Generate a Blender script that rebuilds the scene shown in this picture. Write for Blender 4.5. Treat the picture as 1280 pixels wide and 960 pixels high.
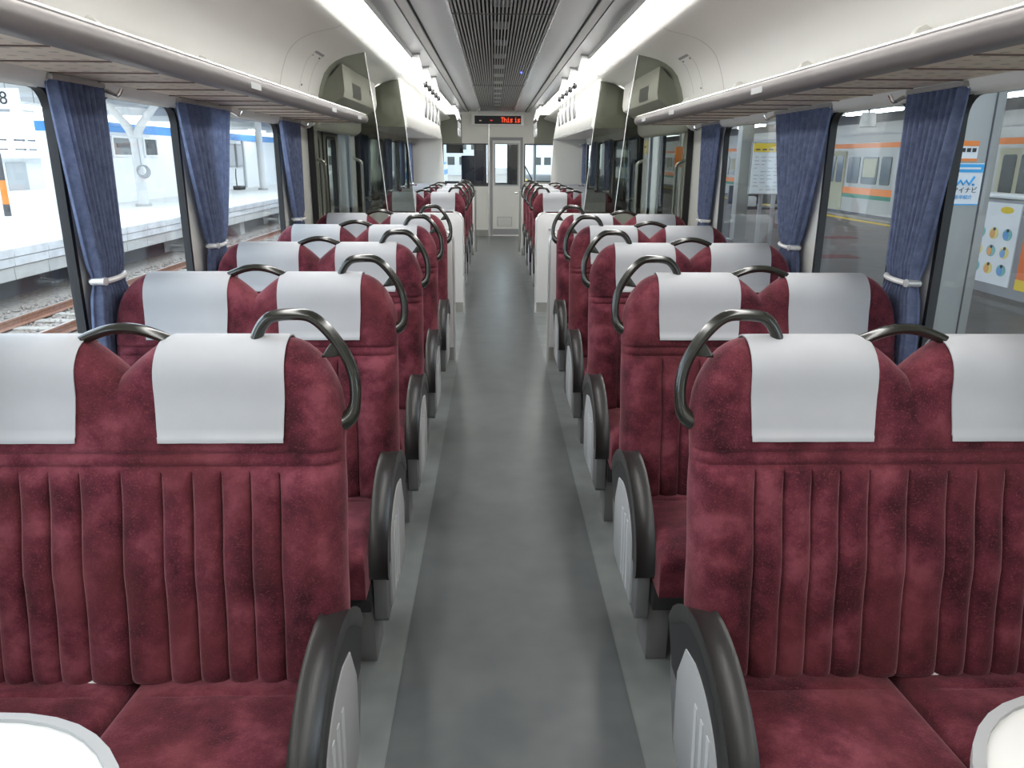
import bpy, bmesh, math, random
from mathutils import Vector, Matrix
random.seed(7)
for o in list(bpy.data.objects): bpy.data.objects.remove(o)
SC = bpy.context.scene
COL = SC.collection

# ---------------------------------------------------------------- camera
def make_camera():
    f, pitch, yaw, roll = 950.0, 0.289, 0.024, 0.006
    fw = Vector((math.sin(yaw)*math.cos(pitch), math.cos(yaw)*math.cos(pitch), -math.sin(pitch)))
    rt = Vector((math.cos(yaw), -math.sin(yaw), 0)); up = rt.cross(fw)
    r2 = rt*math.cos(roll)+up*math.sin(roll); u2 = -rt*math.sin(roll)+up*math.cos(roll)
    cd = bpy.data.cameras.new('camera'); co = bpy.data.objects.new('camera', cd); COL.objects.link(co)
    cd.sensor_fit = 'HORIZONTAL'; cd.sensor_width = 36.0; cd.lens = 36.0*f/1280.0
    cd.clip_start = 0.05; cd.clip_end = 500
    m = Matrix((r2, u2, -fw)).transposed().to_4x4(); m.translation = Vector((-0.051, 0, 1.458))
    co.matrix_world = m
    SC.camera = co
make_camera()

# ---------------------------------------------------------------- world, exposure
SC.view_settings.view_transform = 'Standard'; SC.view_settings.look = 'None'
SC.view_settings.gamma = 1.0; SC.view_settings.use_curve_mapping = False
SC.view_settings.exposure = 0.2
LAMP = 14.0          # ceiling light covers
STATION = 14.0      # fluorescent fittings over the platforms
w = bpy.data.worlds.new('overcast_sky'); SC.world = w; w.use_nodes = True
bg = w.node_tree.nodes['Background']; bg.inputs[0].default_value = (0.80, 0.90, 1.0, 1); bg.inputs[1].default_value = 3.6

# ---------------------------------------------------------------- materials
MATS = {}
def mat(name, col, rough=0.5, metal=0.0, var=0.0, vscale=8.0, col2=None, bump=0.0, bscale=60.0, spec=0.5, sheen=0.0, emit=None, coat=0.0):
    if name in MATS: return MATS[name]
    m = bpy.data.materials.new(name); m.use_nodes = True; MATS[name] = m
    nt = m.node_tree; b = nt.nodes['Principled BSDF']
    b.inputs['Base Color'].default_value = (*col, 1); b.inputs['Roughness'].default_value = rough
    b.inputs['Metallic'].default_value = metal; b.inputs['Specular IOR Level'].default_value = spec
    if sheen: b.inputs['Sheen Weight'].default_value = sheen; b.inputs['Sheen Roughness'].default_value = 0.4
    if coat: b.inputs['Coat Weight'].default_value = coat; b.inputs['Coat Roughness'].default_value = 0.15
    if emit:
        b.inputs['Emission Color'].default_value = (*emit[0], 1); b.inputs['Emission Strength'].default_value = emit[1]
    if var or col2 or bump:
        tc = nt.nodes.new('ShaderNodeTexCoord')
    if var or col2:
        n = nt.nodes.new('ShaderNodeTexNoise'); n.inputs['Scale'].default_value = vscale; n.inputs['Detail'].default_value = 5
        n.inputs['Roughness'].default_value = 0.65
        nt.links.new(tc.outputs['Object'], n.inputs['Vector'])
        r = nt.nodes.new('ShaderNodeValToRGB')
        c2 = col2 if col2 else tuple(c*(1-var) for c in col)
        r.color_ramp.elements[0].position = 0.34; r.color_ramp.elements[0].color = (*c2, 1)
        r.color_ramp.elements[1].position = 0.66; r.color_ramp.elements[1].color = (*col, 1)
        nt.links.new(n.outputs['Fac'], r.inputs['Fac']); nt.links.new(r.outputs['Color'], b.inputs['Base Color'])
    if bump:
        n2 = nt.nodes.new('ShaderNodeTexNoise'); n2.inputs['Scale'].default_value = bscale; n2.inputs['Detail'].default_value = 3
        nt.links.new(tc.outputs['Object'], n2.inputs['Vector'])
        bp = nt.nodes.new('ShaderNodeBump'); bp.inputs['Strength'].default_value = bump; bp.inputs['Distance'].default_value = 0.01
        nt.links.new(n2.outputs['Fac'], bp.inputs['Height']); nt.links.new(bp.outputs['Normal'], b.inputs['Normal'])
    return m
def glassmat(name, tint, gloss=0.06, rough=0.02):
    if name in MATS: return MATS[name]
    m = bpy.data.materials.new(name); m.use_nodes = True; MATS[name] = m
    nt = m.node_tree; nt.nodes.clear()
    out = nt.nodes.new('ShaderNodeOutputMaterial'); mx = nt.nodes.new('ShaderNodeMixShader')
    t = nt.nodes.new('ShaderNodeBsdfTransparent'); t.inputs[0].default_value = (*tint, 1)
    g = nt.nodes.new('ShaderNodeBsdfGlossy'); g.inputs['Roughness'].default_value = rough; g.inputs[0].default_value = (1, 1, 1, 1)
    lw = nt.nodes.new('ShaderNodeLayerWeight'); lw.inputs['Blend'].default_value = 0.5
    pw = nt.nodes.new('ShaderNodeMath'); pw.operation = 'POWER'; pw.inputs[1].default_value = 5.0
    ma = nt.nodes.new('ShaderNodeMath'); ma.operation = 'MULTIPLY_ADD'; ma.inputs[1].default_value = 0.7; ma.inputs[2].default_value = gloss*0.5
    nt.links.new(lw.outputs['Facing'], pw.inputs[0]); nt.links.new(pw.outputs[0], ma.inputs[0])
    nt.links.new(ma.outputs[0], mx.inputs[0]); nt.links.new(t.outputs[0], mx.inputs[1]); nt.links.new(g.outputs[0], mx.inputs[2])
    nt.links.new(mx.outputs[0], out.inputs[0])
    return m

def moquette():
    m = bpy.data.materials.new('maroon_moquette'); m.use_nodes = True; MATS['moquette'] = m
    nt = m.node_tree; b = nt.nodes['Principled BSDF']; N = nt.nodes.new; Lk = nt.links.new
    tc = N('ShaderNodeTexCoord'); oi = N('ShaderNodeObjectInfo')
    ad = N('ShaderNodeVectorMath'); ad.operation = 'ADD'
    sc = N('ShaderNodeVectorMath'); sc.operation = 'SCALE'; sc.inputs['Scale'].default_value = 13.0
    cb = N('ShaderNodeCombineXYZ')
    for i in range(3): Lk(oi.outputs['Random'], cb.inputs[i])
    Lk(cb.outputs[0], sc.inputs[0]); Lk(tc.outputs['Object'], ad.inputs[0]); Lk(sc.outputs[0], ad.inputs[1])
    n = N('ShaderNodeTexNoise'); n.inputs['Scale'].default_value = 9; n.inputs['Detail'].default_value = 6; n.inputs['Roughness'].default_value = 0.62
    Lk(ad.outputs[0], n.inputs['Vector'])
    r = N('ShaderNodeValToRGB'); e = r.color_ramp.elements
    e[0].position = 0.36; e[0].color = (0.040, 0.008, 0.014, 1)
    e[1].position = 0.64; e[1].color = (0.205, 0.052, 0.072, 1)
    k = e.new(0.50); k.color = (0.108, 0.020, 0.033, 1)
    Lk(n.outputs['Fac'], r.inputs['Fac'])
    f = N('ShaderNodeTexNoise'); f.inputs['Scale'].default_value = 260; f.inputs['Detail'].default_value = 2
    Lk(tc.outputs['Object'], f.inputs['Vector'])
    r2 = N('ShaderNodeValToRGB'); r2.color_ramp.elements[0].position = 0.55; r2.color_ramp.elements[0].color = (0, 0, 0, 1)
    r2.color_ramp.elements[1].position = 0.72; r2.color_ramp.elements[1].color = (1, 1, 1, 1)
    Lk(f.outputs['Fac'], r2.inputs['Fac'])
    mx = N('ShaderNodeMix'); mx.data_type = 'RGBA'; mx.inputs['B'].default_value = (0.34, 0.10, 0.09, 1)
    ml = N('ShaderNodeMath'); ml.operation = 'MULTIPLY'; ml.inputs[1].default_value = 0.28
    Lk(r2.outputs['Color'], ml.inputs[0]); Lk(ml.outputs[0], mx.inputs['Factor']); Lk(r.outputs['Color'], mx.inputs['A'])
    n3 = N('ShaderNodeTexNoise'); n3.inputs['Scale'].default_value = 5; n3.inputs['Detail'].default_value = 4
    a3 = N('ShaderNodeVectorMath'); a3.operation = 'ADD'; a3.inputs[1].default_value = (3.1, 7.7, 1.3)
    Lk(ad.outputs[0], a3.inputs[0]); Lk(a3.outputs[0], n3.inputs['Vector'])
    r3 = N('ShaderNodeMapRange'); r3.inputs['From Min'].default_value = .45; r3.inputs['From Max'].default_value = .7; r3.inputs['To Max'].default_value = .5
    Lk(n3.outputs['Fac'], r3.inputs['Value'])
    m3 = N('ShaderNodeMix'); m3.data_type = 'RGBA'; m3.inputs['B'].default_value = (0.135, 0.031, 0.034, 1)
    Lk(r3.outputs[0], m3.inputs['Factor']); Lk(mx.outputs['Result'], m3.inputs['A'])
    Lk(m3.outputs['Result'], b.inputs['Base Color'])
    b.inputs['Roughness'].default_value = 0.85; b.inputs['Specular IOR Level'].default_value = 0.15
    b.inputs['Sheen Weight'].default_value = 0.5; b.inputs['Sheen Roughness'].default_value = 0.4
    b.inputs['Sheen Tint'].default_value = (0.85, 0.45, 0.50, 1)
    bp = N('ShaderNodeBump'); bp.inputs['Strength'].default_value = 0.25; bp.inputs['Distance'].default_value = 0.004
    Lk(f.outputs['Fac'], bp.inputs['Height']); Lk(bp.outputs['Normal'], b.inputs['Normal'])
moquette()

def speckfloor(name, c1, c2, rough):
    m = mat(name, c1, rough, vscale=5, col2=c2, spec=0.6)
    b = m.node_tree.nodes['Principled BSDF']
    nt = m.node_tree
    for q in nt.nodes:
        if q.type == 'TEX_NOISE': q.inputs['Detail'].default_value = 2.0
    return m

M_floor = speckfloor('floor_vinyl_dark', (0.108, 0.120, 0.120), (0.084, 0.094, 0.096), 0.29)
M_floor2 = speckfloor('floor_vinyl_light', (0.20, 0.22, 0.215), (0.15, 0.165, 0.165), 0.34)
M_cream = mat('cream_panel', (0.74, 0.735, 0.69), 0.38, var=0.03, vscale=3)
M_cove = mat('cove_panel', (0.86, 0.86, 0.82), 0.35, var=0.02, vscale=2)
M_ceil = mat('ceiling_grey', (0.50, 0.51, 0.53), 0.30, var=0.04, vscale=2)
M_ceilband = mat('ceiling_band', (0.33, 0.33, 0.33), 0.4)
M_black = mat('black_rubber', (0.012, 0.012, 0.014), 0.5)
M_slot = mat('dark_recess', (0.015, 0.015, 0.015), 0.8)
M_slat = mat('grille_slat', (0.36, 0.36, 0.36), 0.38, metal=0.3)
M_slatdark = mat('grille_back', (0.05, 0.05, 0.05), 0.8)
M_alu = mat('aluminium', (0.46, 0.44, 0.43), 0.36, metal=0.75, var=0.08, vscale=5)
M_alubright = mat('bright_aluminium', (0.85, 0.85, 0.85), 0.25, metal=0.6)
M_steel = mat('stainless', (0.62, 0.62, 0.62), 0.28, metal=0.9, var=0.08, vscale=4)
M_chrome = mat('chrome', (0.85, 0.85, 0.85), 0.12, metal=1.0)
M_white = mat('white_laminate', (0.80, 0.80, 0.80), 0.30)
M_whiteg = mat('white_gloss', (0.84, 0.84, 0.82), 0.12, coat=0.4)
M_cover = mat('white_headrest_cloth', (0.44, 0.45, 0.475), 0.55, var=0.06, vscale=5, bump=0.08, bscale=9, sheen=0.1)
M_handle = mat('dark_olive_handle', (0.020, 0.021, 0.017), 0.22, spec=0.6, coat=0.3)
M_arm = mat('black_armrest', (0.022, 0.022, 0.022), 0.38, bump=0.05, bscale=300)
M_armin = mat('black_insert', (0.012, 0.012, 0.014), 0.45)
M_side = mat('grey_side_moulding', (0.16, 0.165, 0.17), 0.45)
M_inset = mat('pale_grey_inset', (0.42, 0.43, 0.44), 0.40)
M_rib = mat('inset_rib', (0.60, 0.62, 0.64), 0.40)
M_frame = mat('seat_underframe', (0.02, 0.02, 0.022), 0.6)
M_ped = mat('pedestal_grey', (0.20, 0.20, 0.205), 0.45, metal=0.2)
M_curt = mat('blue_curtain', (0.22, 0.265, 0.42), 0.85, col2=(0.135, 0.165, 0.275), vscale=30, bump=0.12, bscale=220)
def translucent(m, fac):
    nt = m.node_tree; b = nt.nodes['Principled BSDF']; out = nt.nodes['Material Output']
    t = nt.nodes.new('ShaderNodeBsdfTranslucent'); mx = nt.nodes.new('ShaderNodeMixShader'); mx.inputs[0].default_value = fac
    nt.links.new(b.inputs['Base Color'].links[0].from_socket, t.inputs[0])
    nt.links.new(b.outputs[0], mx.inputs[1]); nt.links.new(t.outputs[0], mx.inputs[2]); nt.links.new(mx.outputs[0], out.inputs[0])
translucent(M_curt, 0.35)
M_skirt = mat('grey_skirting', (0.30, 0.30, 0.28), 0.45)
M_olive_shade = mat('olive_shade', (0.22, 0.225, 0.18), 0.5)  # tone of the bulkhead in shade, put into the colour
M_rackp = mat('beige_rack_panel', (0.84, 0.77, 0.65), 0.55, col2=(0.78, 0.67, 0.57), vscale=6)
def perforate(m):
    nt = m.node_tree; b = nt.nodes['Principled BSDF']; N = nt.nodes.new
    src = b.inputs['Base Color'].links[0].from_socket
    tc = N('ShaderNodeTexCoord'); sp = N('ShaderNodeVectorMath'); sp.operation = 'SCALE'; sp.inputs['Scale'].default_value = 15.0
    fr = N('ShaderNodeVectorMath'); fr.operation = 'FRACTION'; sb = N('ShaderNodeVectorMath'); sb.operation = 'SUBTRACT'; sb.inputs[1].default_value = (.5, .5, 0)
    mu = N('ShaderNodeVectorMath'); mu.operation = 'MULTIPLY'; mu.inputs[1].default_value = (1, 1, 0)
    ln = N('ShaderNodeVectorMath'); ln.operation = 'LENGTH'; lt = N('ShaderNodeMath'); lt.operation = 'LESS_THAN'; lt.inputs[1].default_value = .17
    mx = N('ShaderNodeMix'); mx.data_type = 'RGBA'; mx.inputs['B'].default_value = (.52, .46, .37, 1)
    L = nt.links.new
    L(tc.outputs['Object'], sp.inputs[0]); L(sp.outputs[0], fr.inputs[0]); L(fr.outputs[0], sb.inputs[0]); L(sb.outputs[0], mu.inputs[0]); L(mu.outputs[0], ln.inputs[0])
    L(ln.outputs['Value'], lt.inputs[0]); L(lt.outputs[0], mx.inputs['Factor']); L(src, mx.inputs['A']); L(mx.outputs['Result'], b.inputs['Base Color'])
perforate(M_rackp)
M_door = mat('brushed_door', (0.50, 0.50, 0.50), 0.35, metal=0.6, var=0.05)
M_grey = mat('mid_grey_paint', (0.30, 0.30, 0.31), 0.45)
M_dkgrey = mat('dark_grey_paint', (0.07, 0.07, 0.075), 0.5)
M_navy = mat('navy_plastic', (0.018, 0.025, 0.055), 0.5)
M_pane = glassmat('window_glass', (0.93, 0.96, 0.97))
M_smoke = glassmat('smoked_glass', (0.58, 0.59, 0.55))
M_lamp = mat('lamp_cover', (0.9, 0.9, 0.9), 0.4, emit=((1.0, 0.985, 0.95), LAMP))
M_station = mat('station_tube', (0.9, 0.9, 0.9), 0.4, emit=((0.97, 0.98, 1.0), STATION))
M_ledred = mat('led_red', (0.3, 0.02, 0.0), 0.5, emit=((1.0, 0.09, 0.03), 1.5))
M_ledoff = mat('led_dim', (0.3, 0.25, 0.2), 0.5, emit=((0.8, 0.6, 0.5), 0.35))
M_ledblue = mat('led_blue', (0.0, 0.0, 0.3), 0.5, emit=((0.1, 0.15, 1.0), 3.0))
M_orange = mat('orange_paint', (0.86, 0.24, 0.03), 0.45)
M_green = mat('green_paint', (0.02, 0.22, 0.14), 0.45)
M_blue = mat('blue_paint', (0.06, 0.28, 0.68), 0.5)
M_yellow = mat('yellow_paint', (0.85, 0.60, 0.03), 0.5)
M_red = mat('red_paint', (0.75, 0.06, 0.04), 0.5)
M_paper = mat('gap_light_white', (0.82, 0.83, 0.85), 0.6)
M_ink = mat('black_ink', (0.02, 0.02, 0.025), 0.6)
M_tbody = mat('train_stainless', (0.46, 0.46, 0.44), 0.38, metal=0.35, var=0.08, vscale=1.5)
M_tglass = mat('train_window_dark', (0.05, 0.055, 0.05), 0.12)
M_tblind = mat('train_blind', (0.45, 0.44, 0.32), 0.6)
M_conc = mat('platform_concrete', (0.46, 0.45, 0.43), 0.8, var=0.18, vscale=1.2, bump=0.1, bscale=20)
M_concw = mat('platform_pale', (0.74, 0.73, 0.70), 0.8, var=0.10, vscale=1.0)
M_conc2 = mat('fascia_concrete', (0.60, 0.60, 0.61), 0.8, var=0.25, vscale=3)
M_tile = mat('platform_asphalt', (0.22, 0.215, 0.21), 0.62, var=0.22, vscale=2.2)
M_ballast = mat('ballast', (0.36, 0.32, 0.28), 0.9, col2=(0.17, 0.14, 0.12), vscale=9, bump=0.8, bscale=14)
M_rail = mat('rusty_rail', (0.30, 0.15, 0.09), 0.6, col2=(0.20, 0.09, 0.06), vscale=12)
M_railtop = mat('polished_rail', (0.5, 0.45, 0.42), 0.35, metal=0.8)
M_sleeper = mat('sleeper', (0.38, 0.35, 0.31), 0.85, var=0.25, vscale=8)
M_bwall = mat('white_building', (0.80, 0.81, 0.81), 0.7, var=0.05, vscale=0.6)
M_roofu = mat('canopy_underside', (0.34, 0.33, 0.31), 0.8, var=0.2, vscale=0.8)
M_roofw = mat('canopy_pale', (0.62, 0.62, 0.62), 0.8, var=0.1, vscale=0.8)
M_post = mat('post_grey', (0.37, 0.37, 0.355), 0.42, metal=0.2, var=0.06, vscale=4)
M_tree = mat('foliage', (0.10, 0.17, 0.07), 0.9, col2=(0.04, 0.07, 0.03), vscale=3)

# ---------------------------------------------------------------- mesh helpers
def link(name, me, m=None, parent=None, smooth=True, ang=40):
    if m is not None and not me.materials: me.materials.append(m)
    if smooth:
        me.polygons.foreach_set('use_smooth', [True]*len(me.polygons)); me.set_sharp_from_angle(angle=math.radians(ang))
    o = bpy.data.objects.new(name, me); COL.objects.link(o)
    if parent: o.parent = parent
    return o
def pydata(name, v, f, m=None, parent=None, smooth=True, ang=40, fix=True):
    me = bpy.data.meshes.new(name); me.from_pydata([tuple(p) for p in v], [], f); 
    if fix:
        bm = bmesh.new(); bm.from_mesh(me); bmesh.ops.recalc_face_normals(bm, faces=bm.faces); bm.to_mesh(me); bm.free()
    return link(name, me, m, parent, smooth, ang)
def frombm(name, bm, m=None, parent=None, smooth=True, ang=40):
    bmesh.ops.recalc_face_normals(bm, faces=bm.faces)
    me = bpy.data.meshes.new(name); bm.to_mesh(me); bm.free()
    return link(name, me, m, parent, smooth, ang)
def addbox(bm, x0, x1, y0, y1, z0, z1, bev=0.0, seg=2):
    r = bmesh.ops.create_cube(bm, size=1.0)
    vs = r['verts']
    for v in vs:
        v.co = Vector((x0+(v.co.x+.5)*(x1-x0), y0+(v.co.y+.5)*(y1-y0), z0+(v.co.z+.5)*(z1-z0)))
    if bev > 0:
        es = list({e for v in vs for e in v.link_edges})
        bmesh.ops.bevel(bm, geom=es, offset=bev, segments=seg, affect='EDGES', profile=0.5)
def box(name, x0, x1, y0, y1, z0, z1, m, parent=None, bev=0.0, seg=2):
    bm = bmesh.new(); addbox(bm, min(x0,x1), max(x0,x1), min(y0,y1), max(y0,y1), min(z0,z1), max(z0,z1), bev, seg)
    return frombm(name, bm, m, parent)
def prism(name, poly, axis, a, b, m, parent=None, bev=0.0):
    """extrude a 2D polygon between a and b along axis; 2D coords are the two remaining axes in xyz order"""
    def P(q, t):
        if axis == 'x': return (t, q[0], q[1])
        if axis == 'y': return (q[0], t, q[1])
        return (q[0], q[1], t)
    n = len(poly)
    v = [P(q, a) for q in poly]+[P(q, b) for q in poly]
    f = [list(range(n)), list(range(2*n-1, n-1, -1))]+[[i, (i+1) % n, n+(i+1) % n, n+i] for i in range(n)]
    if bev > 0:
        me = bpy.data.meshes.new(name); me.from_pydata(v, [], f)
        bm = bmesh.new(); bm.from_mesh(me); bmesh.ops.recalc_face_normals(bm, faces=bm.faces)
        es = [e for e in bm.edges if e.calc_face_angle(0) > 0.6]
        bmesh.ops.bevel(bm, geom=es, offset=bev, segments=2, affect='EDGES', profile=0.5)
        return frombm(name, bm, m, parent)
    return pydata(name, v, f, m, parent)
def plate(name, outer, holes, axis, a, b, m, parent=None):
    """plate with holes; outer/holes 2D loops"""
    def P(q, t):
        if axis == 'x': return (t, q[0], q[1])
        if axis == 'y': return (q[0], t, q[1])
        return (q[0], q[1], t)
    bm = bmesh.new(); edges = []; loops = []
    for lp in [outer]+holes:
        vs = [bm.verts.new(P(q, a)) for q in lp]; loops.append(vs)
        for i in range(len(vs)): edges.append(bm.edges.new((vs[i], vs[(i+1) % len(vs)])))
    bmesh.ops.triangle_fill(bm, use_beauty=True, use_dissolve=False, edges=edges)
    bm.verts.index_update()
    front = [[v for v in f.verts] for f in bm.faces]
    mp = {}
    for vs in loops:
        for v in vs:
            co = v.co.copy()
            if axis == 'x': co.x = b
            elif axis == 'y': co.y = b
            else: co.z = b
            mp[v] = bm.verts.new(co)
    for f in front: bm.faces.new([mp[v] for v in reversed(f)])
    for vs in loops:
        for i in range(len(vs)):
            p, q = vs[i], vs[(i+1) % len(vs)]
            bm.faces.new([p, q, mp[q], mp[p]])
    return frombm(name, bm, m, parent, smooth=True, ang=35)
def rrect(a0, a1, b0, b1, r, n=5):
    pts = []
    for cx, cy, s in ((a1-r, b1-r, 0), (a0+r, b1-r, 90), (a0+r, b0+r, 180), (a1-r, b0+r, 270)):
        for i in range(n+1):
            t = math.radians(s+90*i/n); pts.append((cx+r*math.cos(t), cy+r*math.sin(t)))
    return pts
def rect(a0, a1, b0, b1): return [(a1, b1), (a0, b1), (a0, b0), (a1, b0)]
def ring(name, outer, inner, axis, a, b, m, parent=None): return plate(name, outer, [inner], axis, a, b, m, parent)
def tube_bm(bm, pts, r, seg=10, cap=True, squash=None):
    pts = [Vector(p) for p in pts]; rings = []
    n = len(pts); prev = None
    for i, p in enumerate(pts):
        d = (pts[min(i+1, n-1)]-pts[max(i-1, 0)]).normalized()
        ref = prev if prev is not None else (Vector((0, 1, 0)) if abs(d.y) < 0.9 else Vector((1, 0, 0)))
        a = (ref-d*ref.dot(d)).normalized(); b = d.cross(a); prev = a
        rr = r[i] if isinstance(r, (list, tuple)) else r
        sq = squash if squash else 1.0
        rings.append([bm.verts.new(p+a*(rr*math.cos(2*math.pi*k/seg))*sq+b*(rr*math.sin(2*math.pi*k/seg))) for k in range(seg)])
    for i in range(n-1):
        for k in range(seg):
            bm.faces.new([rings[i][k], rings[i][(k+1) % seg], rings[i+1][(k+1) % seg], rings[i+1][k]])
    if cap: bm.faces.new(rings[0][::-1]); bm.faces.new(rings[-1])
def tube(name, pts, r, m, parent=None, seg=10, squash=None):
    bm = bmesh.new(); tube_bm(bm, pts, r, seg, True, squash); return frombm(name, bm, m, parent)
def smoothpath(pts, n=6):
    """Catmull-Rom through points"""
    P = [Vector(p) for p in pts]; P = [P[0]*2-P[1]]+P+[P[-1]*2-P[-2]]; out = []
    for i in range(1, len(P)-2):
        for k in range(n):
            t = k/n
            out.append(0.5*((2*P[i])+(-P[i-1]+P[i+1])*t+(2*P[i-1]-5*P[i]+4*P[i+1]-P[i+2])*t*t+(-P[i-1]+3*P[i]-3*P[i+1]+P[i+2])*t**3))
    out.append(P[-2]); return out
def torus(name, c, R, r, axis, m, parent=None, seg=18, ps=6):
    c = Vector(c); pts = []
    for i in range(seg+1):
        t = 2*math.pi*i/seg
        a, b = R*math.cos(t), R*math.sin(t)
        pts.append(c+(Vector((0, a, b)) if axis == 'x' else Vector((a, 0, b)) if axis == 'y' else Vector((a, b, 0))))
    return tube(name, pts, r, m, parent, ps)
def sweepy(name, prof, y0, y1, m, parent=None, closed=False, ny=1):
    """open profile (x,z) extruded along y"""
    n = len(prof); v = []; f = []
    for j in range(ny+1):
        y = y0+(y1-y0)*j/ny
        v += [(p[0], y, p[1]) for p in prof]
    for j in range(ny):
        for i in range(n if closed else n-1):
            a = j*n+i; b = j*n+(i+1) % n
            f.append([a, b, b+n, a+n])
    if closed: f.append(list(range(n))); f.append(list(range((ny+1)*n-1, ny*n-1, -1)))
    return pydata(name, v, f, m, parent, fix=closed)
def empty(name, loc=(0, 0, 0)):
    o = bpy.data.objects.new(name, None); o.empty_display_size = 0.1; COL.objects.link(o); o.location = loc; return o
def tag(o, label, cat, group=None):
    o['label'] = label; o['category'] = cat
    if group: o['group'] = group
    return o
def struct(o, label=None, cat=None):
    o['kind'] = 'structure'
    if label: o['label'] = label
    if cat: o['category'] = cat
    return o
def copytree(o, parent=None):
    c = o.copy(); COL.objects.link(c)
    if parent is not None: c.parent = parent
    for ch in list(o.children): copytree(ch, c)
    return c
def textobj(name, s, size, m, parent, origin, ux, uz, depth=0.002, align='CENTER'):
    """flat lettering: ux text direction, uz up direction (world vectors)"""
    cu = bpy.data.curves.new(name, 'FONT'); cu.body = s; cu.size = size; cu.align_x = align; cu.align_y = 'CENTER'; cu.extrude = depth
    cu.resolution_u = 3
    t = bpy.data.objects.new(name, cu); COL.objects.link(t)
    bpy.context.view_layer.update()
    me = bpy.data.meshes.new_from_object(t.evaluated_get(bpy.context.evaluated_depsgraph_get()))
    bpy.data.objects.remove(t); bpy.data.curves.remove(cu)
    ux = Vector(ux).normalized(); uz = Vector(uz).normalized(); un = ux.cross(uz)
    M = Matrix((ux, uz, un)).transposed().to_4x4(); M.translation = Vector(origin)
    me.transform(M); me.materials.clear()
    return link(name, me, m, parent, smooth=False)

LR = {-1: 'left', 1: 'right'}

# ================================================================ THE CAR
Y0, Y1 = -1.6, 15.0          # saloon
XW = 1.33                    # inner wall plane
fl = box('floor', -XW-.08, XW+.08, Y0, 17.3, -.12, 0.0, M_floor2); struct(fl, 'grey vinyl floor of the carriage', 'floor')
aisle = box('aisle_runner', -.326, .326, Y0, Y1, -.001, 0.003, M_floor, fl)

WIN = [(0.15, 1.15), (1.42, 2.375), (2.64, 3.275), (3.50, 4.765), (8.0, 9.15), (9.45, 10.55), (10.8, 11.8)]  # first pair is out of view, added to let light in
DOORS = [(5.76, 7.04), (12.75, 14.0)]
WZ = (0.79, 1.655)
wn = 0
for s in (-1, 1):
    holes = [rrect(a, b, WZ[0], WZ[1], 0.075) for a, b in WIN]
    # wall split by the doorways so every hole is closed
    outer = [(Y0, 0), (DOORS[0][0], 0), (DOORS[0][0], 1.86), (DOORS[0][1], 1.86), (DOORS[0][1], 0), (DOORS[1][0], 0), (DOORS[1][0], 1.86), (DOORS[1][1], 1.86), (DOORS[1][1], 0),
             (15.0, 0), (15.0, 2.3), (Y0, 2.3)]
    wl = plate('wall_'+LR[s], outer, holes, 'x', s*XW, s*(XW+.028), M_cream)
    struct(wl, 'cream side wall on the %s with rounded windows' % LR[s], 'wall')
    for (a, b) in WIN:
        wn += 1
        wo = struct(empty('window_%d' % wn, (s*XW, (a+b)/2, WZ[0])), 'wide rounded window with black gasket', 'window')
        wo.location = (0, 0, 0)
        ring('gasket', rrect(a-.001, b+.001, WZ[0]-.001, WZ[1]+.001, .076), rrect(a+.017, b-.017, WZ[0]+.015, WZ[1]-.013, .060), 'x', s*(XW-.002), s*(XW+.026), M_black, wo)
        prism('pane', rrect(a+.012, b-.012, WZ[0]+.012, WZ[1]-.008, .055), 'x', s*(XW+.016), s*(XW+.021), M_pane, wo)
        if (b-a) > .9:
            box('pane_bar', s*(XW+.008), s*(XW+.028), a+.02, b-.02, WZ[0]+.018, WZ[0]+.045, M_alu, wo)
    # sill band and heater box along the wall foot
    bb = prism('baseboard_'+LR[s], [(s*XW, 0), (s*(XW-.05), 0), (s*(XW-.05), .16), (s*XW, .20)], 'y', Y0, DOORS[0][0]-.05, M_skirt); struct(bb, 'grey heater skirting at the wall foot', 'trim')

# cove (cream side ceiling), swept along the car
cove = [(1.335, 1.64), (1.29, 1.66), (1.262, 1.76), (1.240, 1.86), (1.224, 1.92), (1.190, 2.005), (1.150, 2.052), (1.106, 2.083), (1.05, 2.107), (.98, 2.124), (.918, 2.137), (.885, 2.152), (.868, 2.170)]
covep = [(p.x, p.z) for p in smoothpath([(q[0], 0, q[1]) for q in cove], 3)]
tn = 0
for s in (-1, 1):
    struct(sweepy('ceiling_cove_front_'+LR[s], [(s*x, z) for x, z in covep], 12.0, Y1, M_cove), 'curved cream cove by the front %s doorway' % LR[s], 'ceiling')
    struct(sweepy('ceiling_cove_upper_'+LR[s], [(s*x, z) for x, z in covep[22:]], 7.36, 12.0, M_cove), 'narrow cream cove strip beside the far %s strip light' % LR[s], 'ceiling')
    o = struct(sweepy('ceiling_cove_'+LR[s], [(s*x, z) for x, z in covep], Y0, 7.36, M_cove), 'curved cream cove above the %s luggage rack' % LR[s], 'ceiling')
    # panel joints and access hatch on the cove
    def coveline(y0, y1, k0, k1, name, m, off=.0015, par=o):
        pr = [(s*(x-off), z-off) for x, z in covep[k0:k1]]
        return sweepy(name, pr, y0, y1, m, par)
    for yy in (4.55, 1.9): coveline(yy, yy+.006, 4, 34, 'panel_joint', M_skirt)
    # hatch outline
    for (a, b) in ((4.98, 4.985), (5.21, 5.215)): coveline(a, b, 9, 20, 'hatch_edge', M_grey)
    coveline(4.98, 5.215, 19, 21, 'hatch_edge', M_grey, .002)
    for (yy, k) in ((5.01, 18), (5.18, 18), (5.02, 10)):
        x, z = covep[k]
        bm = bmesh.new(); bmesh.ops.create_uvsphere(bm, u_segments=8, v_segments=6, radius=.007)
        for v in bm.verts: v.co += Vector((s*(x-.001), yy, z))
        frombm('screw', bm, M_grey, o)

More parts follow.
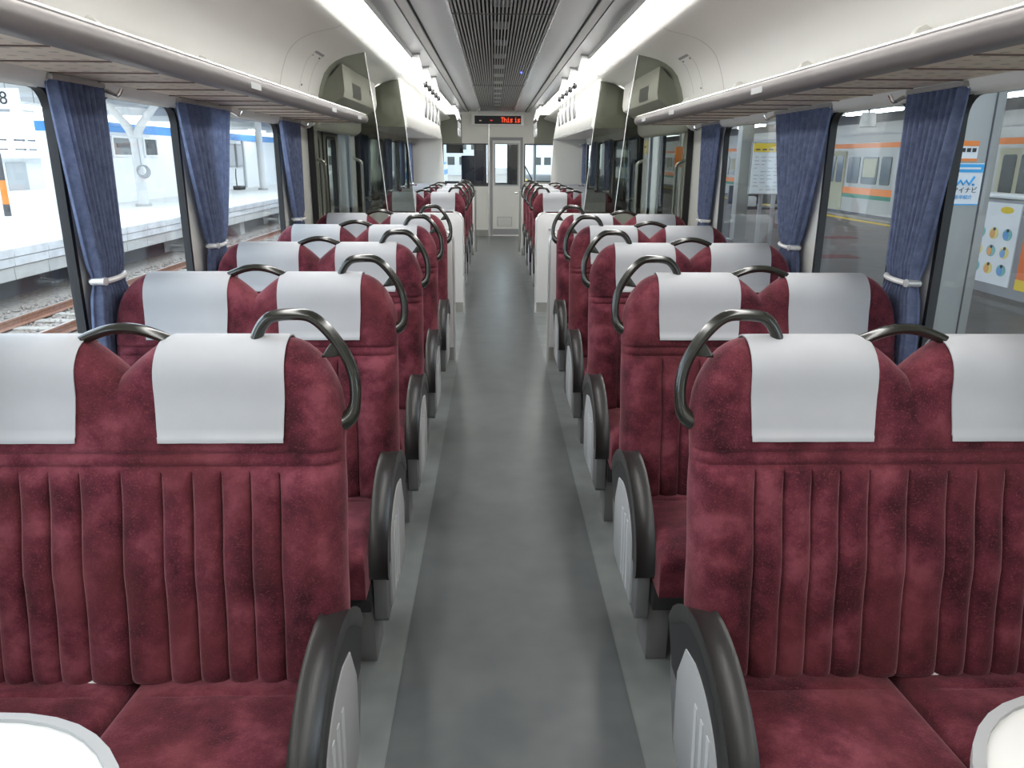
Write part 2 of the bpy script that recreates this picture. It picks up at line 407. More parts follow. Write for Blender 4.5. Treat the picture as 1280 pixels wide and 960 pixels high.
# lamps
for s in (-1, 1):
    for (a, b, t) in ((Y0, 7.22, 'long near'), (7.26, 13.7, 'far')):
        lt = empty('ceiling_light')
        lt = tag(lt, '%s glowing strip light along the %s ceiling edge' % (t, LR[s]), 'ceiling light', 'strip lights along the ceiling edges')
        pr = [(.868, 2.170), (.845, 2.174), (.80, 2.192), (.765, 2.212), (.735, 2.238), (.742, 2.26), (.868, 2.26)]
        sweepy('lamp_cover', [(s*x, z) for x, z in pr], a, b, M_lamp, lt, closed=True)
        pr2 = [(.735, 2.238), (.728, 2.236), (.715, 2.256), (.72, 2.275), (.742, 2.262)]
        sweepy('housing_lip', [(s*x, z) for x, z in pr2], a, b, M_ceilband, lt, closed=True)
        for yy in (a, b-.02):
            box('end_cap', s*.72, s*.87, yy-.002, yy+.018, 2.165, 2.262, M_grey, lt)

# flat ceiling
cl = struct(plate('ceiling', rect(-1.34, 1.34, Y0, Y1), [rect(-.306, .306, Y0+.3, 14.5)], 'z', 2.285, 2.34, M_ceil), 'grey flat carriage ceiling', 'ceiling')
for s in (-1, 1):
    tn += 1
    tr = empty('trim_%d' % tn); struct(tr, 'long grey ceiling rail with black slot', 'trim')
    sweepy('rail_band', [(s*.585, 2.285), (s*.585, 2.272), (s*.53, 2.272), (s*.53, 2.285)], Y0, Y1, M_ceilband, tr, closed=True)
    sweepy('rail_line', [(s*.592, 2.286), (s*.592, 2.276), (s*.586, 2.276), (s*.586, 2.286)], Y0, Y1, M_slot, tr, closed=True)
    sweepy('slot', [(s*.529, 2.286), (s*.529, 2.280), (s*.517, 2.280), (s*.517, 2.286)], Y0, Y1, M_slot, tr, closed=True)
    sweepy('edge_strip', [(s*.318, 2.286), (s*.318, 2.276), (s*.303, 2.276), (s*.303, 2.286)], Y0+.3, 14.5, M_alubright, tr, closed=True)
    sweepy('soffit', [(s*.72, 2.286), (s*.72, 2.268), (s*.60, 2.278), (s*.60, 2.286)], Y0, Y1, M_ceil, tr, closed=True)
gr = tag(empty('ceiling_grille'), 'long slatted air grille down the middle of the ceiling', 'air grille')
box('backing', -.36, .36, Y0+.2, 14.6, 2.335, 2.36, M_slatdark, gr)
ns = 27; slat0 = None
for i in range(ns):
    x = -.293+.586*i/(ns-1)
    if slat0 is None:
        slat0 = box('slat', -.0055, .0055, Y0+.3, 14.5, 2.279, 2.293, M_slat, gr); slat0.location.x = x
    else:
        c = slat0.copy(); COL.objects.link(c); c.location.x = x
for k in range(17):
    y = .6+.80*k
    box('vent_plate', -.055, .055, y, y+.30, 2.305, 2.318, M_inset, gr)
    box('vent_mouth', -.075, .075, y+.32, y+.78, 2.306, 2.312, M_slot, gr)
for yy in (4.95, 9.6): box('cross_joint', -.305, .305, yy, yy+.012, 2.276, 2.280, M_dkgrey, gr)
bm = bmesh.new(); bmesh.ops.create_uvsphere(bm, u_segments=10, v_segments=8, radius=.011)
for v in bm.verts: v.co += Vector((.22, 8.15, 2.276))
lamp = frombm('indicator', bm, M_ledblue, gr); lamp['label'] = 'tiny glowing blue indicator'

# ---------------------------------------------------------------- luggage racks
def rack(s):
    rk = tag(empty('luggage_rack'), 'long overhead luggage rack along the %s wall' % LR[s], 'luggage rack')
    ya, yb = Y0+.05, 5.47
    rail = [(.932, 1.732), (.920, 1.731), (.912, 1.722), (.911, 1.706), (.915, 1.690), (.926, 1.680), (.955, 1.677), (.985, 1.678), (.985, 1.683), (.945, 1.688), (.938, 1.70), (.94, 1.722)]
    sweepy('front_rail', [(s*x, z) for x, z in rail], ya, yb, mat('rack_rail_brown', (0.27, 0.25, 0.245), 0.42, metal=0.35, var=0.1, vscale=5), rk, closed=True)
    sweepy('rail_bead', [(s*x, z) for x, z in ((.934, 1.730), (.934, 1.7375), (.921, 1.7375), (.915, 1.731), (.918, 1.727))], ya, yb, M_alubright, rk, closed=True)
    # rounded tip
    tube('rail_tip', [(s*.93, yb-.002, 1.706), (s*.928, yb+.012, 1.705)], [.027, .014], M_alu, rk, 12)
    box('wall_rail', s*1.285, s*1.33, ya, yb, 1.672, 1.70, M_alu, rk, bev=.004)
    n = 0; y = 1.49-.27*11
    first = None
    while y < yb-.03:
        y2 = min(y+.258, yb)
        if first is None or y2-y < .257:
            o = box('rack_panel', s*.985, s*1.288, 0, y2-y, 1.679, 1.689, M_rackp, rk, bev=.002, seg=1)
            if first is None: first = o
        else:
            o = first.copy(); COL.objects.link(o); o.parent = rk
        o.location.y = y; y += .27
        if y < yb-.02: box('panel_joint', s*.985, s*1.286, y-.011, y-.003, 1.676, 1.690, mat('rack_joint', (.22, .16, .14), .7), rk)
    box('top_liner', s*.96, s*1.30, ya, yb, 1.694, 1.70, mat('rack_liner', (.10, .07, .06), .7), rk)
    # fins tying the rack to the cove
    for yy in (1.55, 2.42, 3.30, 4.18, 5.30):
        prism('support_fin', [(s*1.275, 1.70), (s*1.13, 1.70), (s*1.15, 1.75), (s*1.20, 1.835), (s*1.222, 1.845), (s*1.245, 1.83), (s*1.262, 1.76)], 'y', yy, yy+.03, M_cream, rk, bev=.004)
    for yy in (2.9, 4.3, 5.1): box('name_plate', s*.9105, s*.913, yy, yy+.12, 1.690, 1.712, M_inset, rk)
rack(-1); rack(1)

# ---------------------------------------------------------------- double seats
ZB = .372
def interp(z, tab):
    if z <= tab[0][0]: return tab[0][1]
    for (a, p), (b, q) in zip(tab, tab[1:]):
        if z <= b:
            t = (z-a)/(b-a); t = t*t*(3-2*t); return p+(q-p)*t
    return tab[-1][1]
YC = [(.37, -.135), (.60, -.100), (.82, -.058), (1.0, -.016), (1.12, 0.0)]
HT = [(.37, .052), (.55, .058), (.78, .056), (.86, .050), (.95, .062), (1.02, .060), (1.12, .058)]
EDG = [-.45, -.323, -.263, -.204, -.145, -.083, 0, .083, .145, .204, .263, .323, .45]
def ztop(u):
    a = abs(u)
    if a < .095: return 1.097-.068*(1-a/.095)**1.35
    if a > .33: return 1.097-.185*(1-math.sqrt(max(0, 1-((a-.33)/.12)**2)))
    return 1.097
def halfth(u, z):
    h = interp(z, HT); a = abs(u); zt = ztop(u)
    if a > .405: h *= math.sqrt(max(0, 1-((a-.405)/.045)**2))
    d = zt-z; R = .055
    if d < R: h *= math.sqrt(max(0, 1-((R-d)/R)**2))
    d = z-ZB; R = .035
    if d < R: h *= math.sqrt(max(0, 1-((R-d)/R)**2))
    return h
def chan(u, z):
    """quilting relief added to the half thickness"""
    for i in range(len(EDG)-1):
        if EDG[i] <= u <= EDG[i+1]:
            c = (u-EDG[i])/(EDG[i+1]-EDG[i]); break
    if i in (0, 11):
        cc = c if i == 11 else 1-c      # bolster: crease only on the inner side
        p = .020*(1-abs(1-min(1, cc*2.2))**2.0)
        p *= 1 if cc < .7 else max(0, 1-(cc-.7)/.3)
    else:
        p = .014*(1-abs(2*c-1)**2.2)
    p -= .012*math.exp(-(min(abs(u-q) for q in EDG[1:-1])/.0015)**2)
    f = min(1, max(0, (.842-z)/.02))*min(1, max(0, (z-ZB)/.03))
    return p*f - (.006*math.exp(-((z-.849)/.004)**2)+.007*math.exp(-((z-.875)/.004)**2))
def surf(u, z, side, off=0.0):
    h = halfth(u, z); k = min(1, h/.03)
    return interp(z, YC)+side*(h+chan(u, z)*k+off)
def make_backrest(sx, parent):
    us = []
    for i in range(len(EDG)-1):
        a, b = EDG[i], EDG[i+1]
        n = 14 if i in (0, 11) else (10 if b-a > .07 else 8)
        for k in range(n):
            t = k/n
            t = .5-.5*math.cos(math.pi*t) if i not in (0, 11) else (1-math.cos(math.pi*t/2) if False else .5-.5*math.cos(math.pi*t))
            us.append(a+(b-a)*t)
    us.append(EDG[-1])
    ts = [.5-.5*math.cos(math.pi*k/9) for k in range(10)]
    rows = []
    zlow = [ZB+.463*t for t in (0, .01, .03, .06, .1, .17, .26, .36, .46, .56, .66, .76, .84, .9, .95, .98)]
    zmid = [q+.043 for q in (.794, .799, .803, .806, .809, .814, .82, .825, .829, .832, .835, .839, .845)]
    for u in us:
        zt = ztop(u); col = list(zlow)+zmid
        for k in range(1, 19):
            t = math.sin(math.pi/2*k/18); col.append(.888+(zt-.888)*t)
        rows.append(col)
    nz = len(rows[0]); v = []; f = []
    for side in (-1, 1):
        for u, col in zip(us, rows):
            for z in col: v.append((sx*u, surf(u, z, side), z))
    nu = len(us); half = nu*nz
    for s_, base in ((0, 0), (1, half)):
        for i in range(nu-1):
            for j in range(nz-1):
                a = base+i*nz+j; q = [a, a+nz, a+nz+1, a+1]
                f.append(q if s_ == 0 else q[::-1])
    o = pydata('backrest', v, f, MATS['moquette'], parent, ang=60, fix=False)
    bm = bmesh.new(); bm.from_mesh(o.data); bmesh.ops.remove_doubles(bm, verts=bm.verts, dist=.0004)
    bmesh.ops.recalc_face_normals(bm, faces=bm.faces); bm.to_mesh(o.data); bm.free()
    o.data.polygons.foreach_set('use_smooth', [True]*len(o.data.polygons)); o.data.set_sharp_from_angle(angle=math.radians(70))
    return o
def make_cover(sx, uc, parent):
    """white cloth folded over the top of one headrest"""
    v = []; f = []; nu = 14
    rng = random.Random(int(uc*1000)+5)
    ph = rng.random()*6
    zs = [.901, .905, .912, .914, .93, .96, .99, 1.01, 1.03, 1.045, 1.058, 1.07, 1.08, 1.087, 1.092, 1.0955, 1.097]
    path = [(z, -1) for z in zs]+[(z, 1) for z in zs[-2:2:-1]]
    for i in range(nu+1):
        t = i/nu
        for (z, sd) in path:
            low = max(0, (1.0-z)/.1)
            u = uc+(t-.5)*(.262-.010*low)
            z2 = min(z, ztop(u)); wob = .0016*math.sin(ph+t*9+z*15)*low
            hem = .0028 if z < .9125 else 0
            off = .0050+abs(wob)+hem
            y = interp(z2, YC)+sd*(halfth(u, z2)+off)
            lift = .006*max(0, 1-(1.097-z)/.05)
            v.append((sx*u, y, z2+lift))
    n = len(path)
    for i in range(nu):
        for j in range(n-1):
            a = i*n+j; f.append([a, a+n, a+n+1, a+1])
    me_ = pydata('headrest_cover', v, f, M_cover, parent, ang=60, fix=True)
    bm = bmesh.new(); bm.from_mesh(me_.data)
    r = bmesh.ops.solidify(bm, geom=bm.faces[:], thickness=.003); bm.to_mesh(me_.data); bm.free()
    me_.data.polygons.foreach_set('use_smooth', [True]*len(me_.data.polygons)); me_.data.set_sharp_from_angle(angle=math.radians(60))
    return me_
def make_cushion(sx, u0, u1, parent):
    ya, yb = -.60, -.125; R = .035
    def lin(a, b, n):
        pts = [0, .1, .25, .5, .8, 1.2]
        L = [a+R*p for p in pts]; k = n
        mid = [a+1.2*R+(b-a-2.4*R)*i/k for i in range(1, k)]
        return L+mid+[b-R*p for p in reversed(pts)]
    U = lin(u0, u1, 10); Y = sorted(lin(ya, yb, 10)+[-.247, -.242, -.237, -.232, -.227])
    v = []; f = []
    def zt(u, y):
        z = .430-.042*((y-ya)/(yb-ya))
        z -= .03*max(0, 1-(y-ya)/.14)**2
        z += .010*(1-((2*(u-u0)/(u1-u0))-1)**2)*(1-((2*(y-ya)/(yb-ya))-1)**4)
        d = min(u-u0, u1-u, y-ya, yb-y)
        if d < R: z -= R*(1-math.sqrt(max(0, 1-((R-d)/R)**2)))
        k = min(1, max(0, (u-u0-.07)/.03))*min(1, max(0, (u1-.07-u)/.03))
        z -= .007*math.exp(-((y+.237)/.005)**2)*k
        return z
    n = len(Y)
    for u in U:
        for y in Y: v.append((sx*u, y, zt(u, y)))
    for i in range(len(U)-1):
        for j in range(n-1):
            a = i*n+j; f.append([a, a+n, a+n+1, a+1])
    # skirt to the bottom
    border = [(i, 0) for i in range(len(U))]+[(len(U)-1, j) for j in range(1, n)]+[(i, n-1) for i in range(len(U)-2, -1, -1)]+[(0, j) for j in range(n-2, 0, -1)]
    b0 = len(v)
    for (i, j) in border: p = v[i*n+j]; v.append((p[0], p[1], .275))
    m = len(border)
    for k in range(m):
        a = border[k][0]*n+border[k][1]; b = border[(k+1) % m][0]*n+border[(k+1) % m][1]
        f.append([a, b, b0+(k+1) % m, b0+k])
    f.append(list(range(b0, b0+m)))
    return pydata('seat_cushion', v, f, MATS['moquette'], parent, ang=75)
def arch(off, n=14, zf=.31):
    """arm rest outline, inset by off"""
    pts = []
    a, b = .29-off, .25-off
    for k in range(n+1):
        t = math.pi-math.pi/2*k/n
        pts.append((-.24+a*math.cos(t), zf+b*math.sin(t)))
    for k in range(1, 7):
        q = k/6; pts.append((-.24+.225*q, zf+b-.12*q*q))
    return pts
def make_seat(s):
    """aisle side is +u; world x = sx*u around the seat centre"""
    sx = -s
    t = empty('double_seat')
    make_backrest(sx, t)
    make_cushion(sx, .004, .405, t); make_cushion(sx, -.44, -.004, t)
    for uc in (.209, -.209): make_cover(sx, uc, t)
    g = smoothpath([(sx*u, 0.0, z) for u, z in [(.268, 1.085), (.276, 1.108), (.290, 1.130), (.310, 1.144), (.350, 1.148), (.385, 1.144), (.415, 1.120), (.445, 1.078), (.466, 1.030), (.472, .985), (.466, .945), (.448, .924), (.425, .918)]], 4)
    g = [Vector((p.x, -.012-.02*max(0, (1.05-p.z)/.13), p.z)) for p in g]
    rr = [.0125 if p.z > .96 else .0125+.007*(.96-p.z)/.04 for p in g]
    gh = tube('grab_handle', g, rr, M_handle, t, 12, squash=1.25)
    prism('hook', [(sx*.430, 1.095), (sx*.408, 1.066), (sx*.404, 1.058), (sx*.418, 1.058), (sx*.445, 1.062)], 'y', -.022, .0, M_handle, gh, bev=.003)
    tube('centre_handle', smoothpath([(sx*u, -.005, z) for u, z in [(-.098, 1.088), (-.07, 1.101), (-.035, 1.113), (0, 1.117), (.035, 1.113), (.07, 1.101), (.098, 1.088)]], 4), .0115, M_handle, t, 10, squash=1.3)
    # aisle-side moulding with arm rest
    A = arch(.012)
    core = A+[(-.035, .30), (-.10, .16), (-.14, .145), (-.505, .145), (-.52, .16)]
    sp = prism('side_moulding', core, 'x', sx*.412, sx*.452, M_side, t, bev=.004)
    ins = arch(.030)+[(-.06, .33), (-.48, .31)]
    prism('black_insert', ins, 'x', sx*.450, sx*.4555, M_armin, sp)
    inn = arch(.085, zf=.305)[:15]+[(-.17, .455), (-.12, .36), (-.13, .19), (-.16, .165), (-.455, .165)]
    prism('inset_panel', inn, 'x', sx*.450, sx*.459, M_inset, sp, bev=.002)
    for k in range(3):
        y = -.40+.045*k
        prism('panel_rib', [(y, .18), (y+.018, .18), (y+.018+.02, .40), (y+.02, .40)], 'x', sx*.458, sx*.4615, M_rib, sp)
    # arm rest pad: rounded band following the arch
    path = arch(.0)
    prof = [(.405, .006), (.412, .0), (.452, .0), (.460, .006), (.460, -.030), (.452, -.037), (.412, -.037), (.405, -.030)]
    v = []; f = []; n = len(prof)
    pts = [(-.53, .292)]+path
    for i, (y, z) in enumerate(pts):
        a = pts[max(0, i-1)]; b = pts[min(len(pts)-1, i+1)]
        dy, dz = b[0]-a[0], b[1]-a[1]; L = math.hypot(dy, dz); ny, nz = -dz/L, dy/L
        sh = .55 if i in (0, len(pts)-1) else 1
        for (u, d) in prof:
            dd = (d+.0155)*sh-.0155
            v.append((sx*u, y+ny*dd, z+nz*dd))
    for i in range(len(pts)-1):
        for k in range(n):
            f.append([i*n+k, i*n+(k+1) % n, (i+1)*n+(k+1) % n, (i+1)*n+k])
    f.append(list(range(n))); f.append([len(pts)*n-1-k for k in range(n)])
    pydata('arm_rest', v, f, M_arm, t, ang=60)
    box('gap_light_strip', sx*-.175, sx*-.065, -.190, -.182, .372, .398, M_paper, t)  # sliver of light in the cushion gap, painted as a white strip
    # underframe and pedestals
    box('underframe', sx*-.42, sx*.410, -.55, -.10, .20, .276, M_frame, t, bev=.005)
    box('back_hinge', sx*.36, sx*.41, -.20, -.08, .20, .40, M_frame, t, bev=.005)
    for u in (.375, -.36):
        prism('pedestal', [(-.50, 0), (-.36, 0), (-.36, .17), (-.32, .21), (-.50, .21)], 'x', sx*(u-.03), sx*(u+.035), M_ped, t, bev=.004)
    box('cross_beam', sx*-.36, sx*.375, -.47, -.39, .14, .20, M_ped, t)
    return t
ROWS = [1.557+.91*i for i in range(5)]+[8.52+.91*i for i in range(4)]
ORD = ['nearest', 'second', 'third', 'fourth', 'fifth', 'sixth', 'seventh', 'eighth', 'ninth']
for s in (-1, 1):
    proto = make_seat(s)
    for i, y in enumerate(ROWS):
        o = proto if i == 0 else copytree(proto)
        o.location = (s*.815, y, 0)
        where = 'nearest row' if i == 0 else ('%s row from the camera' % ORD[i] if i < 5 else '%s row, beyond the doors' % ORD[i])
        tag(o, 'maroon double seat with two white headrest covers, %s of aisle, %s' % (LR[s], where), 'train seat', 'maroon double seats')

# ---------------------------------------------------------------- partitions with smoked glass
def partition(s, y, nm, face):
    t = tag(empty('partition_screen', (0, 0, 0)), 'white partition with tall smoked glass, %s side, %s' % (LR[s], nm), 'partition')
    c = []
    for k in range(7):
        a = math.pi/2*k/6; c.append((.352+.085*(1-math.cos(a)), .875+.085*math.sin(a)))
    poly = [(s*x, z) for x, z in [(.352, .11)]+c+[(1.325, .96), (1.325, .11)]]
    prism('panel', poly, 'y', y-.018, y+.018, M_white, t, bev=.004)
    box('kick_plate', s*.354, s*1.325, y-.015, y+.015, .012, .112, M_skirt, t)
    box('base_strip', s*.345, s*1.325, y-.022, y+.022, 0, .014, M_chrome, t)
    tube('edge_tube', smoothpath([(s*.352, y, .01), (s*.352, y, .5), (s*.352, y, .86), (s*.362, y, .915), (s*.39, y, .95), (s*.44, y, .962)], 4), .017, M_alubright, t, 10)
    glass = [(.79, .955), (.857, 1.70), (.914, 2.128), (.98, 2.115), (1.05, 2.098), (1.106, 2.073), (1.15, 2.042), (1.19, 1.995), (1.222, 1.915), (1.238, 1.85), (1.262, 1.74), (1.262, 1.69), (1.29, 1.655), (1.322, 1.64), (1.322, .955)]
    prism('smoked_glass', [(s*x, z) for x, z in glass], 'y', y-.004, y+.004, M_smoke, t)
    tube('glass_edge', [(s*.79, y, .957), (s*.857, y, 1.70), (s*.914, y, 2.126)], .003, M_alubright, t, 8)
    box('wall_channel', s*1.285, s*1.326, y-.012, y+.012, .96, 1.66, M_black, t)
    k = tube('coat_hook', [(s*.47, y+face*.015, .80), (s*.47, y+face*.05, .80), (s*.47, y+face*.062, .812)], [.009, .009, .014], M_chrome, t, 10)
    return t
for s in (-1, 1):
    partition(s, 5.50, 'before the doorway', 1)
    partition(s, 7.33, 'past the doorway', -1)
    # low near partition with rounded tray, below the camera
    t = tag(empty('tray_table'), 'white rounded tray table in the near %s corner' % LR[s], 'table')
    cx, cy = (-.86, .60) if s < 0 else (.94, .625)
    pts = []
    for k in range(25):
        a = math.pi*k/24; ca, sa = math.cos(a), math.sin(a)
        pts.append((cx+.345*math.copysign(abs(ca)**.8, ca), cy+.43*abs(sa)**.9))
    prism('tray_top', pts, 'z', .575, .600, M_whiteg, t, bev=.006)
    inner = [(cx+(p[0]-cx)*.93, cy+.02+(p[1]-cy)*.92) for p in pts]
    ring('tray_rim', pts, inner, 'z', .599, .607, M_inset, t)
    box('bracket', cx-.05, cx+.05, .47, .75, .535, .576, M_grey, t, bev=.004)
    p = tag(empty('low_partition'), 'low white end partition under the near %s tray' % LR[s], 'partition')
    box('panel', s*.36, s*1.325, .44, .475, .10, .72, M_white, p, bev=.006); box('kick_plate', s*.36, s*1.325, .443, .472, 0, .102, M_skirt, p)

# ---------------------------------------------------------------- side doors and vestibule
dn = 0
for s in (-1, 1):
    for di, (a, b) in enumerate(DOORS):
        dn += 1
        d = struct(empty('door_%d' % dn), '%s side doors, %s' % (LR[s], 'standing open' if (s > 0 and di == 0) else 'closed'), 'door')
        mid = (a+b)/2; wdt = mid-a
        opened = (s > 0 and di == 0)
        for k in (0, 1):
            y0, y1 = (a, mid) if k == 0 else (mid, b)
            sh = 0
            if opened: sh = -(wdt-.05) if k == 0 else (wdt-.05)
            y0 += sh; y1 += sh
            lf = plate('leaf', rect(y0+.003, y1-.003, .005, 1.855), [rrect(y0+.13, y1-.13, .80, 1.62, .06)], 'x', s*(XW+.095), s*(XW+.125), M_door, d)
            ring('gasket', rrect(y0+.129, y1-.129, .799, 1.621, .061), rrect(y0+.15, y1-.15, .82, 1.60, .05), 'x', s*(XW+.088), s*(XW+.13), M_black, lf)
            prism('pane', rrect(y0+.14, y1-.14, .81, 1.61, .05), 'x', s*(XW+.108), s*(XW+.113), M_pane, lf)
            e = y1 if k == 0 else y0
            box('rubber_edge', s*(XW+.09), s*(XW+.13), e-.014, e+.014, .005, 1.855, M_black, lf)
        for yy in (a, b): box('jamb', s*(XW-.01), s*(XW+.095), yy-.03 if yy == a else yy, yy if yy == a else yy+.03, 0, 1.87, M_steel, d)
        box('lintel', s*(XW-.01), s*(XW+.13), a-.03, b+.03, 1.86, 1.93, M_steel, d)
        box('threshold', s*(XW-.05), s*(XW+.13), a, b, -.02, .006, M_steel, d)
    # door engine cover above the doorway
    hd = struct(empty('door_header_'+LR[s]), 'pale door gear cover with dark square speaker above the %s doorway' % LR[s], 'panel')
    prism('cover', [(s*1.325, 1.80), (s*1.20, 1.80), (s*1.10, 1.86), (s*1.09, 1.90), (s*1.10, 2.075), (s*1.20, 1.98), (s*1.325, 1.98)], 'y', 5.66, 7.17, M_cream, hd)
    prism('speaker_grille', [(s*1.101, 1.862), (s*1.088, 1.90), (s*1.093, 1.98), (s*1.098, 1.98), (s*1.1, 1.90), (s*1.11, 1.862)], 'y', 6.0, 6.36, M_dkgrey, hd)
    box('catch', s*1.09, s*1.104, 6.8, 6.83, 1.95, 1.99, M_grey, hd)
    # vertical grab poles by the doors
    for yy, nm in ((5.62, 'near'), (7.19, 'far')):
        hp = tag(empty('grab_rail'), 'upright steel grab rail at the %s side of the %s doorway' % (nm, LR[s]), 'grab rail', 'door grab rails')
        tube('rail', smoothpath([(s*1.33, yy, .85), (s*1.26, yy, .88), (s*1.25, yy, .95), (s*1.25, yy, 1.35), (s*1.26, yy, 1.42), (s*1.33, yy, 1.45)], 4), .014, M_steel, hp, 10)
st = tag(empty('warning_plate'), 'small yellow notice plate by the far side of the right doorway', 'sign')
box('plate', 1.31, 1.328, 7.09, 7.19, 1.50, 1.62, M_yellow, st); box('band', 1.309, 1.311, 7.10, 7.18, 1.55, 1.57, M_ink, st)

# strap rails, brackets, straps
def strap_set(s, y0, n, dy, where):
    X = .63; dz = .065
    rl = tag(empty('strap_rail'), 'hanging strap rail with white brackets, %s ceiling, %s' % (LR[s], where), 'strap rail')
    tube('rail', [(s*X, y0-.2, 1.985+dz), (s*X, y0+dy*(n-1)+.2, 1.985+dz)], .012, M_steel, rl, 10)
    for k in range(3):
        yy = y0-.14+(dy*(n-1)+.28)*k/2
        prism('bracket', [(s*x, z) for x, z in ((.745, 2.266), (.665, 2.266), (X-.013, 2.06), (X-.013, 2.035), (X+.013, 2.035), (.66, 2.09), (.715, 2.20))], 'y', yy-.012, yy+.012, M_white, rl)
        box('bracket_cap', s*.655, s*.735, yy-.02, yy+.02, 2.258, 2.277, M_grey, rl)
    for k in range(n):
        yy = y0+dy*k
        h = tag(empty('hanging_strap'), 'white ring strap number %s from the camera, %s rail, %s' % (['one', 'two', 'three', 'four', 'five'][k], LR[s], where), 'strap', 'hanging straps')
        box('clamp', s*(X-.018), s*(X+.018), yy-.016, yy+.016, 1.955+dz, 2.005+dz, M_dkgrey, h, bev=.004)
        box('belt', s*(X-.005), s*(X+.005), yy-.014, yy+.014, 1.84+dz, 1.957+dz, M_inset, h)
        pts = [(0, 1.845), (.028, 1.83), (.055, 1.78), (.058, 1.745), (.035, 1.727), (0, 1.723), (-.035, 1.727), (-.058, 1.745), (-.055, 1.78), (-.028, 1.83), (0, 1.845)]
        tube('ring', smoothpath([(s*X, yy+q, z+dz) for q, z in pts], 3), .009, M_inset, h, 8)
for s in (-1, 1):
    strap_set(s, 6.85, 5, .39, 'first doorway')
    strap_set(s, 12.95, 3, .35, 'front doorway')

# ---------------------------------------------------------------- equipment lockers over the far seats and end screens
for s in (-1, 1):
    lk = struct(empty('ceiling_soffit_'+LR[s]), 'boxy cream soffit above the far %s seats' % LR[s], 'ceiling')
    prism('body', [(s*1.325, 1.735), (s*.845, 1.725), (s*.838, 1.74), (s*.862, 1.88), (s*.905, 2.115), (s*.925, 2.128), (s*1.05, 2.100), (s*1.15, 2.05), (s*1.24, 1.86), (s*1.325, 1.80)], 'y', 7.36, 12.0, M_cove, lk)
    box('edge_bead', s*.838, s*.85, 7.36, 12.0, 1.722, 1.736, M_alubright, lk)
    sc_ = tag(empty('end_screen'), 'plain cream end screen beside the far %s window' % LR[s], 'screen')
    prism('panel', [(s*1.325, .0), (s*.36, 0), (s*.36, .96), (s*.80, .98), (s*.838, 1.722), (s*1.325, 1.735)], 'y', 11.96, 12.0, M_cream, sc_)
    box('kick_plate', s*.37, s*1.325, 11.95, 11.961, .0, .11, M_skirt, sc_)
    ep = tag(empty('end_pole'), 'slim steel pole at the aisle corner of the far %s end screen' % LR[s], 'pole')
    tube('pole', [(s*.352, 12.42, .014), (s*.352, 12.42, .95)], .014, M_steel, ep, 10); tube('foot', [(s*.352, 12.42, 0), (s*.352, 12.42, .014)], .03, M_chrome, ep, 12)
    tube('arm', smoothpath([(s*.352, 12.42, .95), (s*.36, 12.40, .965), (s*.40, 12.3, .97), (s*.42, 12.0, .95)], 4), .014, M_steel, ep, 10)

# ---------------------------------------------------------------- curtains
def curtain(s, y0, y1, yt, zt, ntag, zb=.80, w=.155):
    """hung from y0..y1 at the top, gathered at yt by a white tie"""
    c = tag(empty('curtain'), ntag, 'curtain', 'blue pleated curtains')
    nu, nz = 64, 26; v = []; f = []
    npl = 9
    for j in range(nz+1):
        z = 1.672-(1.672-zb)*j/nz
        if z > zt:
            t = (1.672-z)/(1.672-zt); q = .92*t+.08*t**3
            a = y0+(yt-w/2-y0)*q; b = y1+(yt+w/2-y1)*q; amp = .014+.010*t
        else:
            t = (zt-z)/(zt-zb); q = 1-(1-t)**2
            a = yt-w/2-.05*q; b = yt+w/2+.05*q; amp = .020-.004*t
        if abs(z-zt) < .025: amp *= .7
        for i in range(nu+1):
            p = i/nu
            y = a+(b-a)*p
            x = XW-.045+amp*math.sin(2*math.pi*npl*p+.6*math.sin(3*p+y0))
            v.append((s*x, y, z))
    for j in range(nz):
        for i in range(nu):
            k = j*(nu+1)+i; f.append([k, k+1, k+nu+2, k+nu+1])
    pydata('cloth', v, f, M_curt, c, ang=180, fix=False)
    rp = []
    for k in range(17):
        a = 2*math.pi*k/16; rp.append((s*(XW-.045)+.033*math.cos(a)*1.0, yt+(w/2+.008)*math.sin(a), zt+.004*math.sin(a)))
    tube('tie', rp, .009, M_white, c, 8)
    tube('tie_peg', [(s*(XW-.04), yt-w/2-.01, zt), (s*(XW-.085), yt-w/2-.02, zt+.002)], [.010, .013], M_alubright, c, 10)
    box('top_rail', s*(XW-.06), s*(XW-.03), y0, y1, 1.660, 1.674, M_alu, c)
    tube('coat_hook', smoothpath([(s*(XW-.005), y1+.02, 1.66), (s*(XW-.05), y1+.03, 1.655), (s*(XW-.08), y1+.03, 1.64), (s*(XW-.095), y1+.035, 1.662)], 3), .006, M_chrome, c, 8)
CN = ['nearest', 'middle', 'last before the first doorway']
for s in (-1, 1):
    for k, (a, b, yt) in enumerate(((2.28 if s < 0 else 2.265, 2.575, 2.455), (3.17, 3.775, 3.45), (4.74 if s > 0 else 4.66, 5.10, 4.93))):
        curtain(s, a, b, yt, 1.085, 'blue pleated curtain tied back, %s side, %s' % (LR[s], CN[k]))
    for k, (a, b, yt) in enumerate(((7.42, 7.9, 7.6), (9.15, 9.55, 9.3), (10.5, 10.9, 10.65), (11.65, 11.9, 11.8))):
        curtain(s, a, b, yt, 1.085, 'blue curtain by the far %s seats, number %s past the doorway' % (LR[s], ['one', 'two', 'three', 'four'][k]))

